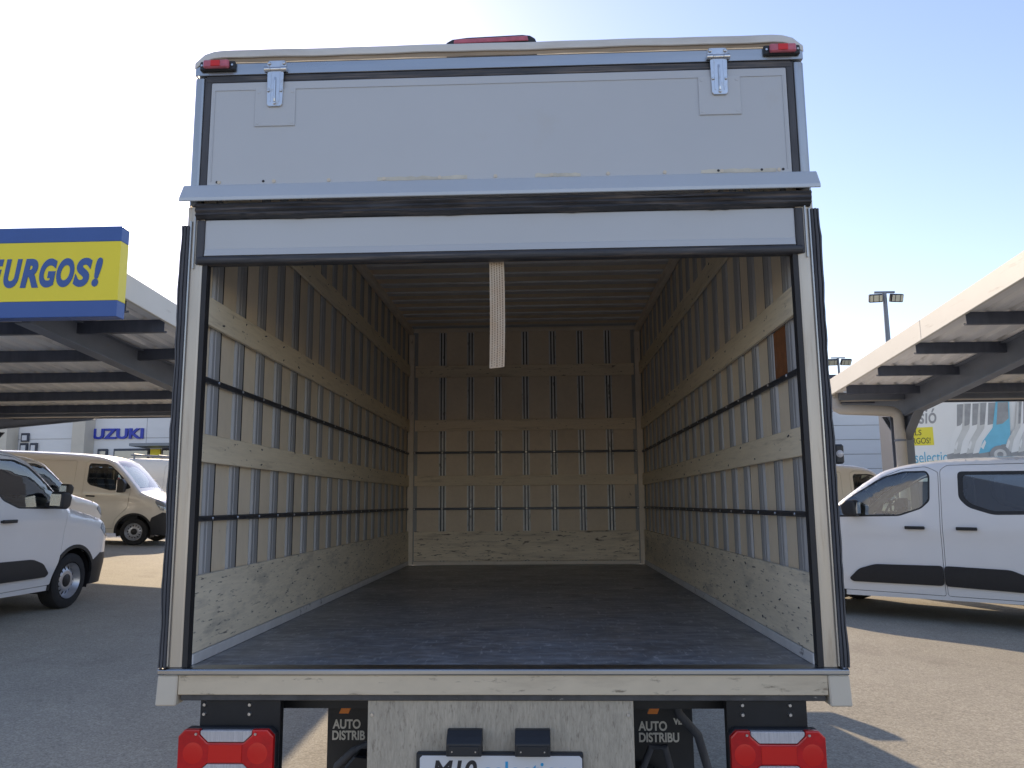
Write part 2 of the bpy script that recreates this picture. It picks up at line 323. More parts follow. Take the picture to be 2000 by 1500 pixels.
def side_wall(s):
    wall = box('side_wall', 'gelcoat', truck, *sorted((s * 1.072, s * 1.098)), 0.03, LB + 0.08, 0.86, 3.07)
    box('backing_sheet', 'gasket', wall, *sorted((s * 1.0590, s * 1.0605)), 0.034, LB - 0.006, 0.953, ZC - 0.01)  # black sheet added so the gaps beside the studs look deep and shaded
    first = 0.110; pitch = 0.2335; n = 18
    pan = st = js = None
    for i in range(n + 1):
        y0 = 0.032 if i == 0 else first + (i - 1) * pitch + 0.101
        y1 = first + i * pitch if i < n else LB - 0.004
        y1 = min(y1, LB - 0.004)
        if i == 0 or i == n:
            box('lining_panel', 'lining', wall, *sorted((s * 1.0465, s * 1.0585)), y0 + 0.002, y1 - 0.002, 0.952, ZC - 0.004)
        elif pan is None:
            pan = box('lining_panel', 'lining', wall, *sorted((s * 1.0465, s * 1.0585)), 0.002, pitch - 0.103, 0.952, ZC - 0.004)
            pan.location = (0, y0, 0)
        else: inst(pan, 'lining_panel', wall, (0, y0, 0))
        if i < n:
            if js is None: js = box('joint_shade_strip', 'gasket', wall, *sorted((s * 1.0440, s * 1.0580)), 0.0845, 0.1005, 0.9535, ZC - 0.008); js.location = (0, first, 0)  # black strip stands in for the shaded gap on each stud's far side
            else: inst(js, 'joint_shade_strip', wall, (0, first + i * pitch, 0))
            if st is None:
                # omega profile: flat crown with two returned edges
                w, hgt = 0.088, 0.0095
                xa, xb = 1.0467, 1.0467 - hgt
                prof = [(s * xa, 0.0), (s * (xb + 0.002), 0.006), (s * xb, 0.009), (s * xb, w * 0.30), (s * (xb + 0.003), w * 0.33), (s * (xb + 0.003), w * 0.36), (s * xb, w * 0.39),
                        (s * xb, w - 0.014), (s * (xb + 0.002), w - 0.010), (s * xa, w - 0.004)]
                mb = MB(); mb.prism(prof, 2, 0.952, ZC - 0.006); st = mb.build('stud', 'stud_steel', wall); st.location = (0, first, 0)
            else: inst(st, 'stud', wall, (random.uniform(-0.0012, 0.0012), first + i * pitch + random.uniform(-0.004, 0.001), 0)).rotation_euler = (random.uniform(-0.0016, 0.0016), 0, 0)
    # planks screwed over the studs
    for (z0, z1, m, ya) in ((2.600, 2.700, 'plank', 0.031), (2.108, 2.210, 'plank', 0.031), (1.624, 1.722, 'plank', 0.031), (0.988, 1.240, 'plank_worn', 0.031)):
        MB().box(*sorted((s * 1.0355, s * 1.020)), ya, LB - 0.022, z0, z1).build('plank', m, wall, 0.002)
    for (zz, rows_) in ((2.65, (-0.03, 0.03)), (2.159, (-0.03, 0.03)), (1.673, (-0.03, 0.03)), (1.114, (-0.095, 0.0, 0.095))):
        mb = MB()
        for i in range(n):
            for dz in rows_:
                if random.random() < 0.40: mb.cyl((s * 1.0202, first + 0.045 + i * pitch + random.uniform(-0.02, 0.02), zz + dz + random.uniform(-0.006, 0.006)), (s * 1.0192, first + 0.045 + i * pitch, zz + dz), 0.0036, 0.0026, 6)
        mb.build('plank_screws', 'rail_dark', wall)['kind'] = 'stuff'
    box('skirting', 'skirt_alu', wall, *sorted((s * 1.0365, s * 1.016)), 0.031, LB - 0.021, 0.951, 0.986, 0.002)
    for z in (1.915, 1.430):
        rail = MB().prism([(s * 1.0352, z - 0.0095), (s * 1.0352, z + 0.0095), (s * 1.028, z + 0.0095), (s * 1.022, z + 0.005), (s * 1.022, z - 0.005), (s * 1.028, z - 0.0095)], 1, 0.031, LB - 0.021).build('lashing_rail', 'rail_dark', wall)
        mb = MB()
        for i in range(n): mb.cyl((s * 1.0225, first + 0.044 + i * pitch, z), (s * 1.0185, first + 0.044 + i * pitch, z), 0.006, 0.004, 8)
        sc = mb.build('rail_rivets', 'zinc', wall); sc['kind'] = 'stuff'
    box('cove_trim', 'trim_cream', wall, *sorted((s * 1.0355, s * 0.995)), 0.03, LB - 0.002, 2.985, ZC - 0.0065, 0.003)
    box('front_corner_post', 'trim_cream', wall, *sorted((s * 1.0355, s * 0.985)), LB - 0.020, LB - 0.001, 0.951, 2.984, 0.002)
    return wall
wl_, wr_ = side_wall(-1), side_wall(1)
# patch of bare rusty board between two studs on the right wall
box('repair_board', 'rust', wr_, 1.040, 1.0462, 0.110 + 0.0885, 0.110 + 0.2335 - 0.001, 1.93, 2.107)
wr_.children[-1]['label'] = 'rust brown bare repair board between studs'

# front wall
fwall = box('front_wall', 'gelcoat', truck, -1.07, 1.07, LB + 0.030, LB + 0.06, 0.95, 3.07)
fx = [-0.975, -0.73, -0.48, -0.235, 0.010, 0.256, 0.502, 0.747, 0.975]
for a, b in zip(fx, fx[1:]):
    box('lining_panel', 'lining_front', fwall, a + 0.002, b - 0.002, LB + 0.012, LB + 0.028, 0.952, ZC - 0.004)
for x in fx[1:-1]:
    mb = MB(); mb.box(x - 0.032, x - 0.020, LB - 0.002, LB + 0.0115, 0.953, ZC - 0.04); mb.box(x + 0.020, x + 0.032, LB - 0.002, LB + 0.0115, 0.953, ZC - 0.04)
    mb.box(x - 0.0075, x + 0.0075, LB + 0.0005, LB + 0.0114, 0.953, ZC - 0.04)
    mb.build('stud', 'stud_bright', fwall)
    box('stud_channel', 'rail_dark', fwall, x - 0.0198, x + 0.0198, LB + 0.0118, LB + 0.0125, 0.953, ZC - 0.04)
for x in (-0.985, 0.985):
    box('stud', 'stud_steel', fwall, x - 0.0, x + (0.03 if x < 0 else -0.03), LB - 0.0005, LB + 0.011, 0.953, ZC - 0.04)
for (z0, z1, m) in ((2.593, 2.699, 'plank_x'), (2.111, 2.211, 'plank_x'), (1.629, 1.719, 'plank_x'), (0.986, 1.237, 'plank_x_worn')):
    MB().box(-0.975, 0.975, LB - 0.018, LB - 0.003, z0, z1).build('plank', m, fwall, 0.002)
box('skirting', 'trim_cream', fwall, -0.98, 0.98, LB - 0.014, LB - 0.003, 0.951, 0.982, 0.002)
box('top_trim', 'trim_cream', fwall, -1.0, 1.0, LB - 0.016, LB - 0.002, ZC - 0.038, ZC - 0.003, 0.002)
for z in (1.921, 1.430):
    box('lashing_rail', 'rail_dark', fwall, -0.99, 0.99, LB - 0.014, LB - 0.0035, z - 0.010, z + 0.010, 0.002)
    mb = MB()
    for x in fx: mb.cyl((x, LB - 0.0145, z), (x, LB - 0.018, z), 0.008, 0.005, 8)
    mb.build('rail_rivets', 'zinc', fwall)['kind'] = 'stuff'

# roof: skin, bows and panels between them
roof = box('roof_skin', 'roof_gelcoat', truck, -1.07, 1.07, 0.05, LB + 0.08, 3.073, 3.095)
pan = bow = None
for i in range(19):
    y0 = 0.09 + i * 0.2335
    if bow is None:
        bow = MB().prism([(0, 3.069), (0.006, 3.047), (0.082, 3.047), (0.088, 3.069)], 0, -1.05, 1.05).build('roof_bow', 'bow_steel', roof); bow.location = (0, y0, 0)
        pan = box('ceiling_panel', 'lining_front', roof, -1.05, 1.05, 0.090, 0.2315, 3.058, 3.0705); pan.location = (0, y0, 0)
    else:
        if y0 + 0.088 < LB: inst(bow, 'roof_bow', roof, (0, y0, 0))
        if y0 + 0.23 < LB + 0.03: inst(pan, 'ceiling_panel', roof, (0, y0, 0))

# ---- rear portal
def wavy(z0, z1, n, amp, x0, x1, yb, yf, s, seed):
    """ragged vertical rubber extrusion: three ribs, outer edge uneven"""
    rnd = random.Random(seed); mb = MB(); rows = []
    off = 0.0
    for i in range(n + 1):
        z = z0 + (z1 - z0) * i / n; off = 0.75 * off + rnd.uniform(-amp, amp)
        a, b = x0, x1 + off * 0.8
        w = b - a
        rows.append([(s * (a + w * t), yy, z) for t, yy in ((0, yb), (0.02, yf), (0.22, yf - 0.004), (0.30, yf + 0.004), (0.38, yf - 0.003), (0.62, yf - 0.005), (0.70, yf + 0.005), (0.78, yf - 0.002), (0.98, yf + 0.001), (1.0, yb))])
    mb.grid(rows)
    return mb
for s in (-1, 1):
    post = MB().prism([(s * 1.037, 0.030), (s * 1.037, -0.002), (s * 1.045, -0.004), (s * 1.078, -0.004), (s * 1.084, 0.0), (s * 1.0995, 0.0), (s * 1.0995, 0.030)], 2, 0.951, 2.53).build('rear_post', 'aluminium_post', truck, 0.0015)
    box('inner_gasket', 'gasket', post, *sorted((s * 1.0195, s * 1.0365)), -0.004, 0.0295, 0.951, 2.33)
    wavy(0.952, 2.455 if s < 0 else 2.47, 46, 0.0032, 1.0865, 1.114, 0.022, -0.016, s, 5 + s).build('outer_seal', 'rubber', post, smooth=30)
    mb = MB().box(*sorted((s * 1.0805, s * 1.0862)), -0.011, -0.0005, 0.955, 2.475); mb.build('seal_channel', 'aluminium', post, 0.001)
    upost = MB().prism([(s * 1.064, 0.030), (s * 1.064, -0.004), (s * 1.070, -0.007), (s * 1.092, -0.005), (s * 1.0995, 0.004), (s * 1.0995, 0.030)], 2, 2.534, 3.02).build('upper_post', 'aluminium', truck, 0.0015)
    MB().box(*sorted((s * 1.036, s * 1.0635)), -0.003, 0.028, 2.60, 3.025).build('side_gasket', 'rubber', upost, 0.003)
# header and roof cap (rounded corners)
hdr = MB().prism([(0.03, 3.030), (-0.006, 3.030), (-0.006, 3.074), (-0.002, 3.078), (0.03, 3.078)], 0, -1.0985, 1.0985).build('header', 'aluminium_x', truck, 0.0015)
MB().box(-1.058, 1.058, -0.004, 0.026, 3.000, 3.0295).build('top_gasket', 'rubber_x', hdr, 0.004)
mb = MB(); rows = []
for i in range(61):
    x = -1.101 + 2.202 * i / 60; e = 1.101 - abs(x)
    drop = 0.0 if e > 0.13 else 0.040 * (1 - math.sqrt(max(0, 1 - ((0.13 - e) / 0.13) ** 2)))
    wob = 0.0008 * math.sin(i * 0.33) + 0.0005 * math.sin(i * 0.9)
    zt = 3.127 - drop + wob; zl = 3.094 - drop * 0.85 + wob * 1.6; k = min(1.0, 0.35 + e / 0.10)
    rows.append([(x, 0.10, zt - 0.006), (x, 0.03, zt + 0.001), (x, 0.0, zt), (x, -0.016 * k, zt - 0.006), (x, -0.021 * k, zt - 0.014), (x, -0.020 * k, zl - 0.002), (x, -0.016 * k, zl - 0.004), (x, -0.010 * k, zl)])
mb.grid(rows); cap = mb.build('roof_cap', 'roof_gelcoat', truck, smooth=35)
mb = MB(); rows = []
for i in range(61):
    x = -1.075 + 2.15 * i / 60; w = 0.003 * math.sin(i * 0.7) + 0.002 * math.sin(i * 1.9)
    e = 1.106 - abs(x); d = 0 if e > 0.16 else 0.012 * (1 - e / 0.16)
    rows.append([(x, -0.012, 3.096 - d), (x, -0.010, 3.086 + w * 0.5 - d), (x, -0.0065, 3.0785 + w * 0.3 - d * 0.5)])
mb.grid(rows); mb.build('sealant_lip', 'lip_dirty', cap, smooth=True)

# upper flap leaf
leaf = MB().box(-1.0355, 1.0355, -0.008, 0.024, 2.590, 2.9995).build('upper_flap', 'gelcoat', truck, 0.006, seg=2)
fl = MB()
fl.box(-1.020, 1.020, -0.0105, -0.007, 2.967, 2.970); fl.box(-1.022, -1.019, -0.0105, -0.007, 2.62, 2.967); fl.box(1.019, 1.022, -0.0105, -0.007, 2.62, 2.967)
fl.build('edge_bead', 'gelcoat', leaf)
for s in (-1, 1):
    x = s * 0.797
    pl = MB().box(x - 0.074, x + 0.074, -0.0125, -0.007, 2.825, 2.969).build('backing_plate', 'gelcoat', leaf, 0.0015)
    mb = MB()
    for dx in (-0.062, 0.062):
        for z in (2.838, 2.957): mb.cyl((x + dx, -0.0135, z), (x + dx, -0.0120, z), 0.006, 0.0065, 12)
    pl2 = mb.build('rivets', 'gelcoat', leaf); pl2['kind'] = 'stuff'
    h = empty('hinge', (0, 0, 0), truck)
    MB().prism([(x - 0.036, 3.046), (x - 0.036, 3.072), (x - 0.028, 3.080), (x + 0.028, 3.080), (x + 0.036, 3.072), (x + 0.036, 3.046)], 1, -0.010, -0.0062).build('frame_leaf', 'zinc', h, 0.001)
    for dx in (-0.027, 0.027):
        MB().cyl((x + dx, -0.0102, 3.068), (x + dx, -0.0150, 3.068), 0.0075, 0.005, 12).build('bolt', 'zinc', h, 0.001)
    for dx0, dx1 in ((-0.041, -0.019), (0.019, 0.041)):
        MB().cyl((x + dx0, -0.0175, 3.040), (x + dx1, -0.0175, 3.040), 0.0105, None, 14).build('knuckle', 'zinc', h, 0.001, smooth=True)
    MB().cyl((x - 0.0185, -0.0175, 3.040), (x + 0.0185, -0.0175, 3.040), 0.0090, None, 14).build('knuckle', 'zinc', h, 0.001, smooth=True)
    # strap leaf tapered, with a raised rib
    mb = MB().prism([(x - 0.030, 3.028), (x - 0.028, 2.905), (x - 0.022, 2.897), (x + 0.022, 2.897), (x + 0.028, 2.905), (x + 0.030, 3.028), (x + 0.016, 3.036), (x - 0.016, 3.036)], 1, -0.020, -0.0128)
    strap = mb.build('strap_leaf', 'zinc', h, 0.0012)
    mb = MB()
    for dx in (-0.016, 0.016): mb.box(x + dx - 0.0015, x + dx + 0.0015, -0.0225, -0.0198, 2.915, 3.028)
    mb.tube([(x, -0.0205, 3.008), (x, -0.0222, 2.995), (x, -0.0222, 2.925), (x, -0.0205, 2.915)], 0.0042, 8)
    mb.build('rib', 'zinc', h)
    for dx, z in ((-0.023, 2.956), (0.023, 2.956), (0.0, 2.908)):
        MB().cyl((x + dx, -0.0198, z), (x + dx, -0.0250, z), 0.0062, 0.0045, 10).build('bolt', 'zinc', h, 0.001)
mb = MB()
for i in range(11):
    x = -0.99 + i * 0.198; mb.cyl((x, -0.0105, 2.617), (x, -0.0075, 2.617), 0.0065, 0.007, 10)
mb.build('flap_rivets', 'end_cap', leaf)['kind'] = 'stuff'
mb = MB()
for x in (-0.998, -0.83, 0.93, 1.004, 0.78): mb.cyl((x, -0.0092, 2.618), (x, -0.0075, 2.618), 0.0048, None, 10)
mb.build('rivet_holes', 'gasket', leaf)['kind'] = 'stuff'
# drip rail
dr = MB().prism([(0.002, 2.607), (-0.012, 2.607), (-0.018, 2.600), (-0.046, 2.548), (-0.046, 2.535), (-0.040, 2.535), (-0.036, 2.545), (0.002, 2.560)], 0, -1.116, 1.116).build('drip_rail', 'fascia_blue', truck, 0.002)
rt_ = random.Random(11)
for xa, xb in ((-0.42, -0.10), (0.14, 0.30), (0.72, 0.98)):
    mb = MB(); rows = []
    for i in range(17):
        x = xa + (xb - xa) * i / 16
        rows.append([(x, -0.0089, 2.6085 + rt_.uniform(0, 0.002)), (x, -0.0092, 2.616), (x, -0.0089, 2.6235 + rt_.uniform(-0.004, 0.002))])
    mb.grid(rows); mb.build('tape_remnant', 'tape', leaf)
# torn rubber under the drip rail
mb = MB(); rows = []; rnd = random.Random(3)
for i in range(90):
    x = -1.062 + 2.150 * i / 89; w = 0.003 * math.sin(i * 0.31) + rnd.uniform(-0.0018, 0.0018)
    sag = 0.006 * math.exp(-((x - 0.62) / 0.12) ** 2)
    rows.append([(x, 0.02, 2.533), (x, -0.030 + w, 2.531 - sag), (x, -0.036 + w, 2.522 - sag), (x, -0.028, 2.515), (x, -0.033 + w, 2.506), (x, -0.024, 2.499), (x, -0.029 + w, 2.490 + w), (x, -0.010, 2.480 + w * 1.2), (x, 0.02, 2.479)])
mb.grid(rows); mb.build('drip_seal', 'rubber_x', dr, smooth=35)
# lower flap leaf, folded in behind the upper one
low = empty('lower_flap', (0, 0, 0), truck)
MB().box(-1.034, 1.034, -0.004, 0.020, 2.343, 2.4785).build('panel', 'gelcoat', low, 0.005, seg=2)
mb = MB(); mb.prism([(-0.0065, 2.366), (-0.0038, 2.372), (-0.0038, 2.345), (-0.0125, 2.345)], 0, -1.030, 1.030); mb.build('lower_bead', 'gelcoat', low)
MB().prism([(0.024, 2.3425), (-0.012, 2.3425), (-0.020, 2.336), (-0.022, 2.326), (-0.018, 2.317), (-0.008, 2.313), (0.024, 2.313)], 0, -1.052, 1.052).build('bottom_seal', 'rubber_x', low, 0.002)
for s in (-1, 1):
    MB().box(*sorted((s * 1.0345, s * 1.062)), -0.010, 0.024, 2.314, 2.478).build('end_seal', 'rubber', low, 0.004)
    box('guide_channel', 'aluminium', low, *sorted((s * 1.066, s * 1.0705)), -0.012, -0.0045, 2.30, 2.49)
# pull strap
st = empty('pull_strap', (0, 0, 0), truck); mb = MB(); rows = []
for i in range(31):
    t = i / 30; z = 2.318 - 0.375 * t
    xo = 0.000 + 0.004 * math.sin(t * 2.6) - 0.004 * t; yo = 0.035 + 0.020 * t * t
    rows.append([(xo - 0.0260, yo, z), (xo - 0.024, yo - 0.0014, z), (xo, yo - 0.0020, z), (xo + 0.024, yo - 0.0014, z), (xo + 0.0260, yo, z), (xo + 0.024, yo + 0.0016, z), (xo, yo + 0.0018, z), (xo - 0.024, yo + 0.0016, z), (xo - 0.0260, yo, z)])
rows = [[(x, y + x * 0.35 * math.sin(3.0 * (2.318 - z) / 0.375), z + (0.004 * math.sin(x * 300) if k == 30 else 0)) for x, y, z in r] for k, r in enumerate(rows)]
mb.grid(rows); mb.build('webbing', 'webbing', st, smooth=True)
mb = MB()
for c in range(5):
    for i in range(44):
        t = (i + 0.5) / 44; z = 2.314 - 0.368 * t; xo = 0.004 * math.sin(t * 2.6) - 0.004 * t - 0.018 + c * 0.009; yo = 0.035 + 0.020 * t * t - 0.0026 + abs(c - 2) * 0.0002
        zz = z + (0.002 if c % 2 else -0.002)
        yo += xo * 0.35 * math.sin(3.0 * (2.318 - zz) / 0.375); mb.box(xo - 0.0015, xo + 0.0015, yo, yo + 0.0014, zz - 0.0028, zz + 0.0028)
mb.build('stitching', 'webbing_stitch', st)['kind'] = 'stuff'
# marker lamps
for s in (-1, 1):
    x0, x1 = (-1.078, -0.948) if s < 0 else (0.958, 1.086)
    ml = MB().box(x0, x1, -0.020, -0.0062, 3.043, 3.079).build('marker_lamp', 'black_plastic', truck, 0.004)
    MB().box(x0 + 0.018, x1 - 0.018, -0.036, -0.0202, 3.046, 3.0765).build('lens', 'lens_faded', ml, 0.004)
    MB().box((x0 + x1) / 2 - 0.018, (x0 + x1) / 2 + 0.016, -0.0385, -0.0362, 3.050, 3.073).build('reflector', 'lens_red_core', ml, 0.001)
    mb = MB()
    for xx in (x0 + 0.009, x1 - 0.009): mb.cyl((xx, -0.0205, 3.061), (xx, -0.0235, 3.061), 0.004, None, 8)
    mb.build('screws', 'zinc', ml)
# high brake lamp on the roof
bl = MB().prism([(-0.186, 3.118), (-0.176, 3.135), (-0.155, 3.147), (-0.10, 3.153), (0.10, 3.158), (0.128, 3.154), (0.146, 3.142), (0.154, 3.118)], 1, -0.004, 0.07).build('brake_lamp', 'black_plastic', truck, 0.003)
MB().prism([(-0.150, 3.127), (-0.148, 3.143), (0.118, 3.150), (0.122, 3.131)], 1, -0.010, -0.0045).build('lens', 'lens_faded', bl, 0.002)
# sill
sill = MB().prism([(-0.006, 0.866), (-0.006, 0.927), (0.010, 0.930), (0.010, 0.866)], 0, -1.0455, 1.0455).build('sill_beam', 'sill_paint', truck, 0.002)
MB().prism([(0.031, 0.928), (-0.012, 0.928), (-0.016, 0.932), (-0.016, 0.944), (-0.012, 0.948), (0.000, 0.951), (0.029, 0.9535), (0.031, 0.9505)], 0, -1.112, 1.112).build('edge_strip', 'aluminium_x', sill, 0.001)
MB().box(-1.040, 1.040, 0.004, 0.050, 0.846, 0.8655).build('under_strip', 'sill_under', sill, 0.002)
for s in (-1, 1):
    MB().prism([(s * 1.046, 0.927), (s * 1.113, 0.927), (s * 1.118, 0.832), (s * 1.050, 0.832)], 1, -0.010, 0.06).build('end_tab', 'end_cap', sill, 0.004)
# tail lamps and brackets
def octo(x0, x1, z0, z1, c): return [(x0 + c, z0), (x1 - c, z0), (x1, z0 + c), (x1, z1 - c), (x1 - c, z1), (x0 + c, z1), (x0, z1 - c), (x0, z0 + c)]
for s in (-1, 1):
    bx0, bx1 = (-0.978, -0.713) if s < 0 else (0.728, 0.982)
    br = MB().box(bx0, bx1, 0.018, 0.055, 0.60, 0.845).build('lamp_bracket', 'black_metal', truck, 0.002)
    mb = MB()
    for dx in (0.20, 0.05):
        for z in (0.831, 0.802): mb.cyl((bx0 + dx if s > 0 else bx1 - dx - 0.05, 0.0175, z), (bx0 + dx if s > 0 else bx1 - dx - 0.05, 0.010, z), 0.007, 0.005, 8)
    mb.build('bolts', 'zinc', br)
    x0, x1 = (-1.024, -0.716) if s < 0 else (0.726, 1.019)
    z0, z1 = 0.624, 0.766
    tl = empty('tail_lamp', (0, 0, 0), truck)
    MB().prism(octo(x0, x1, z0, z1, 0.020), 1, -0.012, 0.017).build('housing', 'black_plastic', tl, 0.003)
    zm = (z0 + z1) / 2; xm = (x0 + x1) / 2; hw = (x1 - x0) / 2
    # butterfly shaped red lens with clear trapezoids above and below
    a, b_, c = 0.085, 0.058, 0.040
    red = [(x0, z0 + 0.020), (x0 + 0.020, z0), (xm - a, z0), (xm - a, z0 + 0.016), (xm - b_, z0 + c), (xm + b_, z0 + c), (xm + a, z0 + 0.016), (xm + a, z0), (x1 - 0.020, z0), (x1, z0 + 0.020),
           (x1, z1 - 0.020), (x1 - 0.020, z1), (xm + a, z1), (xm + a, z1 - 0.016), (xm + b_, z1 - c), (xm - b_, z1 - c), (xm - a, z1 - 0.016), (xm - a, z1), (x0 + 0.020, z1), (x0, z1 - 0.020)]
    MB().prism(red, 1, -0.034, -0.0125).build('red_lens', 'lens_red', tl, 0.004, seg=2)
    for sz in (-1, 1):
        zz = z1 if sz > 0 else z0
        MB().prism([(xm - a + 0.002, zz - sz * 0.003), (xm + a - 0.002, zz - sz * 0.003), (xm + a - 0.002, zz - sz * 0.015), (xm + b_, zz - sz * (c - 0.002)), (xm - b_, zz - sz * (c - 0.002)), (xm - a + 0.002, zz - sz * 0.015)], 1, -0.033, -0.0126).build('clear_lens', 'lens_clear', tl, 0.002)
    MB().box(xm - 0.054, xm + 0.054, -0.0365, -0.0342, zm - 0.026, zm + 0.026).build('reflector', 'lens_red_core', tl, 0.001)
    for q in (-1, 1):
        MB().lathe([(0.0, -0.0351), (0.018, -0.0349), (0.030, -0.0343), (0.034, -0.0338)], (xm + q * 0.104, 0, zm), (0, 1, 0), 28).build('bulb_lens', 'lens_red_core', tl, smooth=True)
    mb = MB()
    for k in range(13):
        xx = xm - 0.078 + k * 0.013
        for sz in (-1, 1):
            zz = z1 if sz > 0 else z0; h = 0.030 if abs(xx - xm) < b_ else 0.014
            mb.box(xx - 0.0012, xx + 0.0012, -0.0340, -0.0331, *sorted((zz - sz * 0.005, zz - sz * h)))
    mb.build('lens_ribs', 'lens_clear', tl)
    mb = MB()
    for q in (-1, 1):
        for sz in (-1, 1): mb.cyl((xm + q * 0.096, -0.0345, zm + sz * 0.058), (xm + q * 0.096, -0.0375, zm + sz * 0.058), 0.005, 0.004, 8)
    mb.build('screws', 'zinc', tl)
# centre plate with lamps and number plate
rp = MB().box(-0.424, 0.432, 0.012, 0.022, 0.42, 0.8455).build('rear_plate', 'raw_plate', truck, 0.001)
mb = MB()
for x in (-0.41, 0.415): mb.cyl((x, 0.0118, 0.802), (x, 0.006, 0.802), 0.006, 0.005, 10)
mb.build('rivets', 'zinc', rp)
for x in (-0.107, 0.109):
    lp = MB().prism([(0.0115, 0.762), (-0.010, 0.762), (-0.030, 0.745), (-0.046, 0.728), (-0.046, 0.690), (0.0115, 0.690)], 0, x - 0.056, x + 0.056).build('plate_lamp', 'black_plastic', truck, 0.004, seg=2)
    MB().box(x - 0.047, x + 0.047, -0.0495, -0.0465, 0.694, 0.722).build('cover', 'black_plastic', lp, 0.001)
    mb = MB()
    for dx in (-0.037, 0.037): mb.cyl((x + dx, -0.0497, 0.706), (x + dx, -0.0515, 0.706), 0.0025, None, 8)
    mb.build('screws', 'zinc', lp)
npf = MB().box(-0.262, 0.268, -0.010, 0.0115, 0.54, 0.692).build('number_plate', 'black_plastic', truck, 0.004)
MB().prism(octo(-0.250, 0.264, 0.552, 0.684, 0.008), 1, -0.0135, -0.0105).build('plate_face', 'plate_white', npf, 0.001)
text('lettering', 'M10', 'dark_letter', npf, facing((-0.212, -0.0138, 0.612)), 0.082, 0.0006, 0.18, 0.0022, 0.95)
text('lettering', 'selection', 'cyan_letter', npf, facing((-0.048, -0.0138, 0.612)), 0.080, 0.0006, 0.0, 0.0008, 0.95)
# mud flaps with lettering, hangers, hoses
for s in (-1, 1):
    x0, x1 = (-0.708, -0.46) if s < 0 else (0.478, 0.72)
    mf = MB().prism(octo(x0, x1, 0.34, 0.73, 0.02), 1, 0.596, 0.604).build('mud_flap', 'black_plastic', truck, 0.001)
    if s < 0:
        text('lettering', 'AUTO', 'white_letter', mf, facing((-0.686, 0.5955, 0.604)), 0.047, 0.0006, 0, 0.0014, 0.83)
        text('lettering', 'DISTRIB', 'white_letter', mf, facing((-0.690, 0.5955, 0.562)), 0.047, 0.0006, 0, 0.0014, 0.80)
    else:
        text('lettering', 'AUTO', 'white_letter', mf, facing((0.512, 0.5955, 0.599)), 0.047, 0.0006, 0, 0.0014, 0.83)
        text('lettering', 'DISTRIBU', 'white_letter', mf, facing((0.510, 0.5955, 0.557)), 0.047, 0.0006, 0, 0.0014, 0.80)
        text('lettering', 'VE', 'white_letter', mf, facing((0.648, 0.5955, 0.622)), 0.030, 0.0006, 0, 0.0016, 0.9)
    hb = MB().box(x0 - 0.01, x1 + 0.06, 0.58, 0.66, 0.70, 0.80).build('flap_hanger', 'black_metal', truck, 0.003)
    mb = MB()
    for xx in (x0 + 0.02, x0 + 0.16, x1 + 0.04): mb.cyl((xx, 0.579, 0.715), (xx, 0.570, 0.715), 0.007, None, 8)
    mb.build('bolts', 'zinc', hb)
    xr = -0.565 if s < 0 else 0.535
    MB().prism([(xr - 0.016, 0.752), (xr + 0.018, 0.752), (xr + 0.010, 0.734), (xr - 0.024, 0.734)], 1, 0.296, 0.306).build('side_reflector', 'orange_lens', truck)
    MB().cyl((xr, 0.30, 0.846), (xr, 0.30, 0.752), 0.005, None, 8).build('hanger_rod', 'zinc', truck)
for s in (-1, 1):
    MB().prism([(s * 0.36, 0.50), (s * 0.42, 0.50), (s * 0.42, 0.66), (s * 0.36, 0.66)], 1, 0.05, 6.2).build('chassis_rail', 'black_metal', truck, 0.003)
for y in (0.16, 1.4, 2.8, 4.1): box('cross_member', 'black_metal', truck, -1.0, 1.0, y, y + 0.07, 0.785, 0.84)
mb = MB(); mb.tube([(0.60, 0.35, 0.84), (0.63, 0.36, 0.72), (0.70, 0.38, 0.64), (0.74, 0.40, 0.50), (0.74, 0.42, 0.30)], 0.016, 10); mb.build('air_hose', 'rubber', truck, smooth=True)
mb = MB(); mb.tube([(0.745, 0.30, 0.845), (0.75, 0.30, 0.800), (0.775, 0.32, 0.775), (0.83, 0.35, 0.77)], 0.006, 8); mb.build('cable', 'rubber', truck, smooth=True)
mb = MB(); mb.tube([(0.505, 0.42, 0.35), (0.50, 0.40, 0.52), (0.53, 0.38, 0.60), (0.58, 0.38, 0.60), (0.60, 0.40, 0.52), (0.60, 0.42, 0.30)], 0.013, 10); mb.build('air_hose', 'rubber', truck, smooth=True)
mb = MB(); mb.tube([(-0.50, 0.40, 0.60), (-0.56, 0.40, 0.575), (-0.62, 0.42, 0.52), (-0.645, 0.44, 0.42), (-0.62, 0.46, 0.28)], 0.015, 10); mb.build('air_hose', 'rubber', truck, smooth=True)
mb = MB(); mb.prism([(-0.60, 0.30), (-0.45, 0.30), (-0.45, 0.58), (-0.53, 0.59), (-0.575, 0.54), (-0.56, 0.48), (-0.585, 0.44)], 1, 0.30, 0.42); mb.build('spring_hanger', 'black_metal', truck, 0.006)
mb = MB(); mb.prism([(0.47, 0.30), (0.60, 0.30), (0.60, 0.46), (0.52, 0.50), (0.47, 0.49)], 1, 0.44, 0.56); mb.build('spring_hanger', 'black_metal', truck, 0.006)
# side lamp on the right wall
sl = MB().box(1.186, 1.218, 0.185, 0.235, 1.603, 1.672).build('side_lamp', 'black_plastic', truck, 0.006)
MB().box(1.0985, 1.19, 0.205, 0.222, 1.63, 1.645).build('arm', 'black_plastic', sl)
MB().lathe([(0.0, 0.004), (0.010, 0.003), (0.013, 0.0)], (1.202, 0.184, 1.638), (0, -1, 0), 20).build('lens', 'lens_clear', sl, smooth=True)

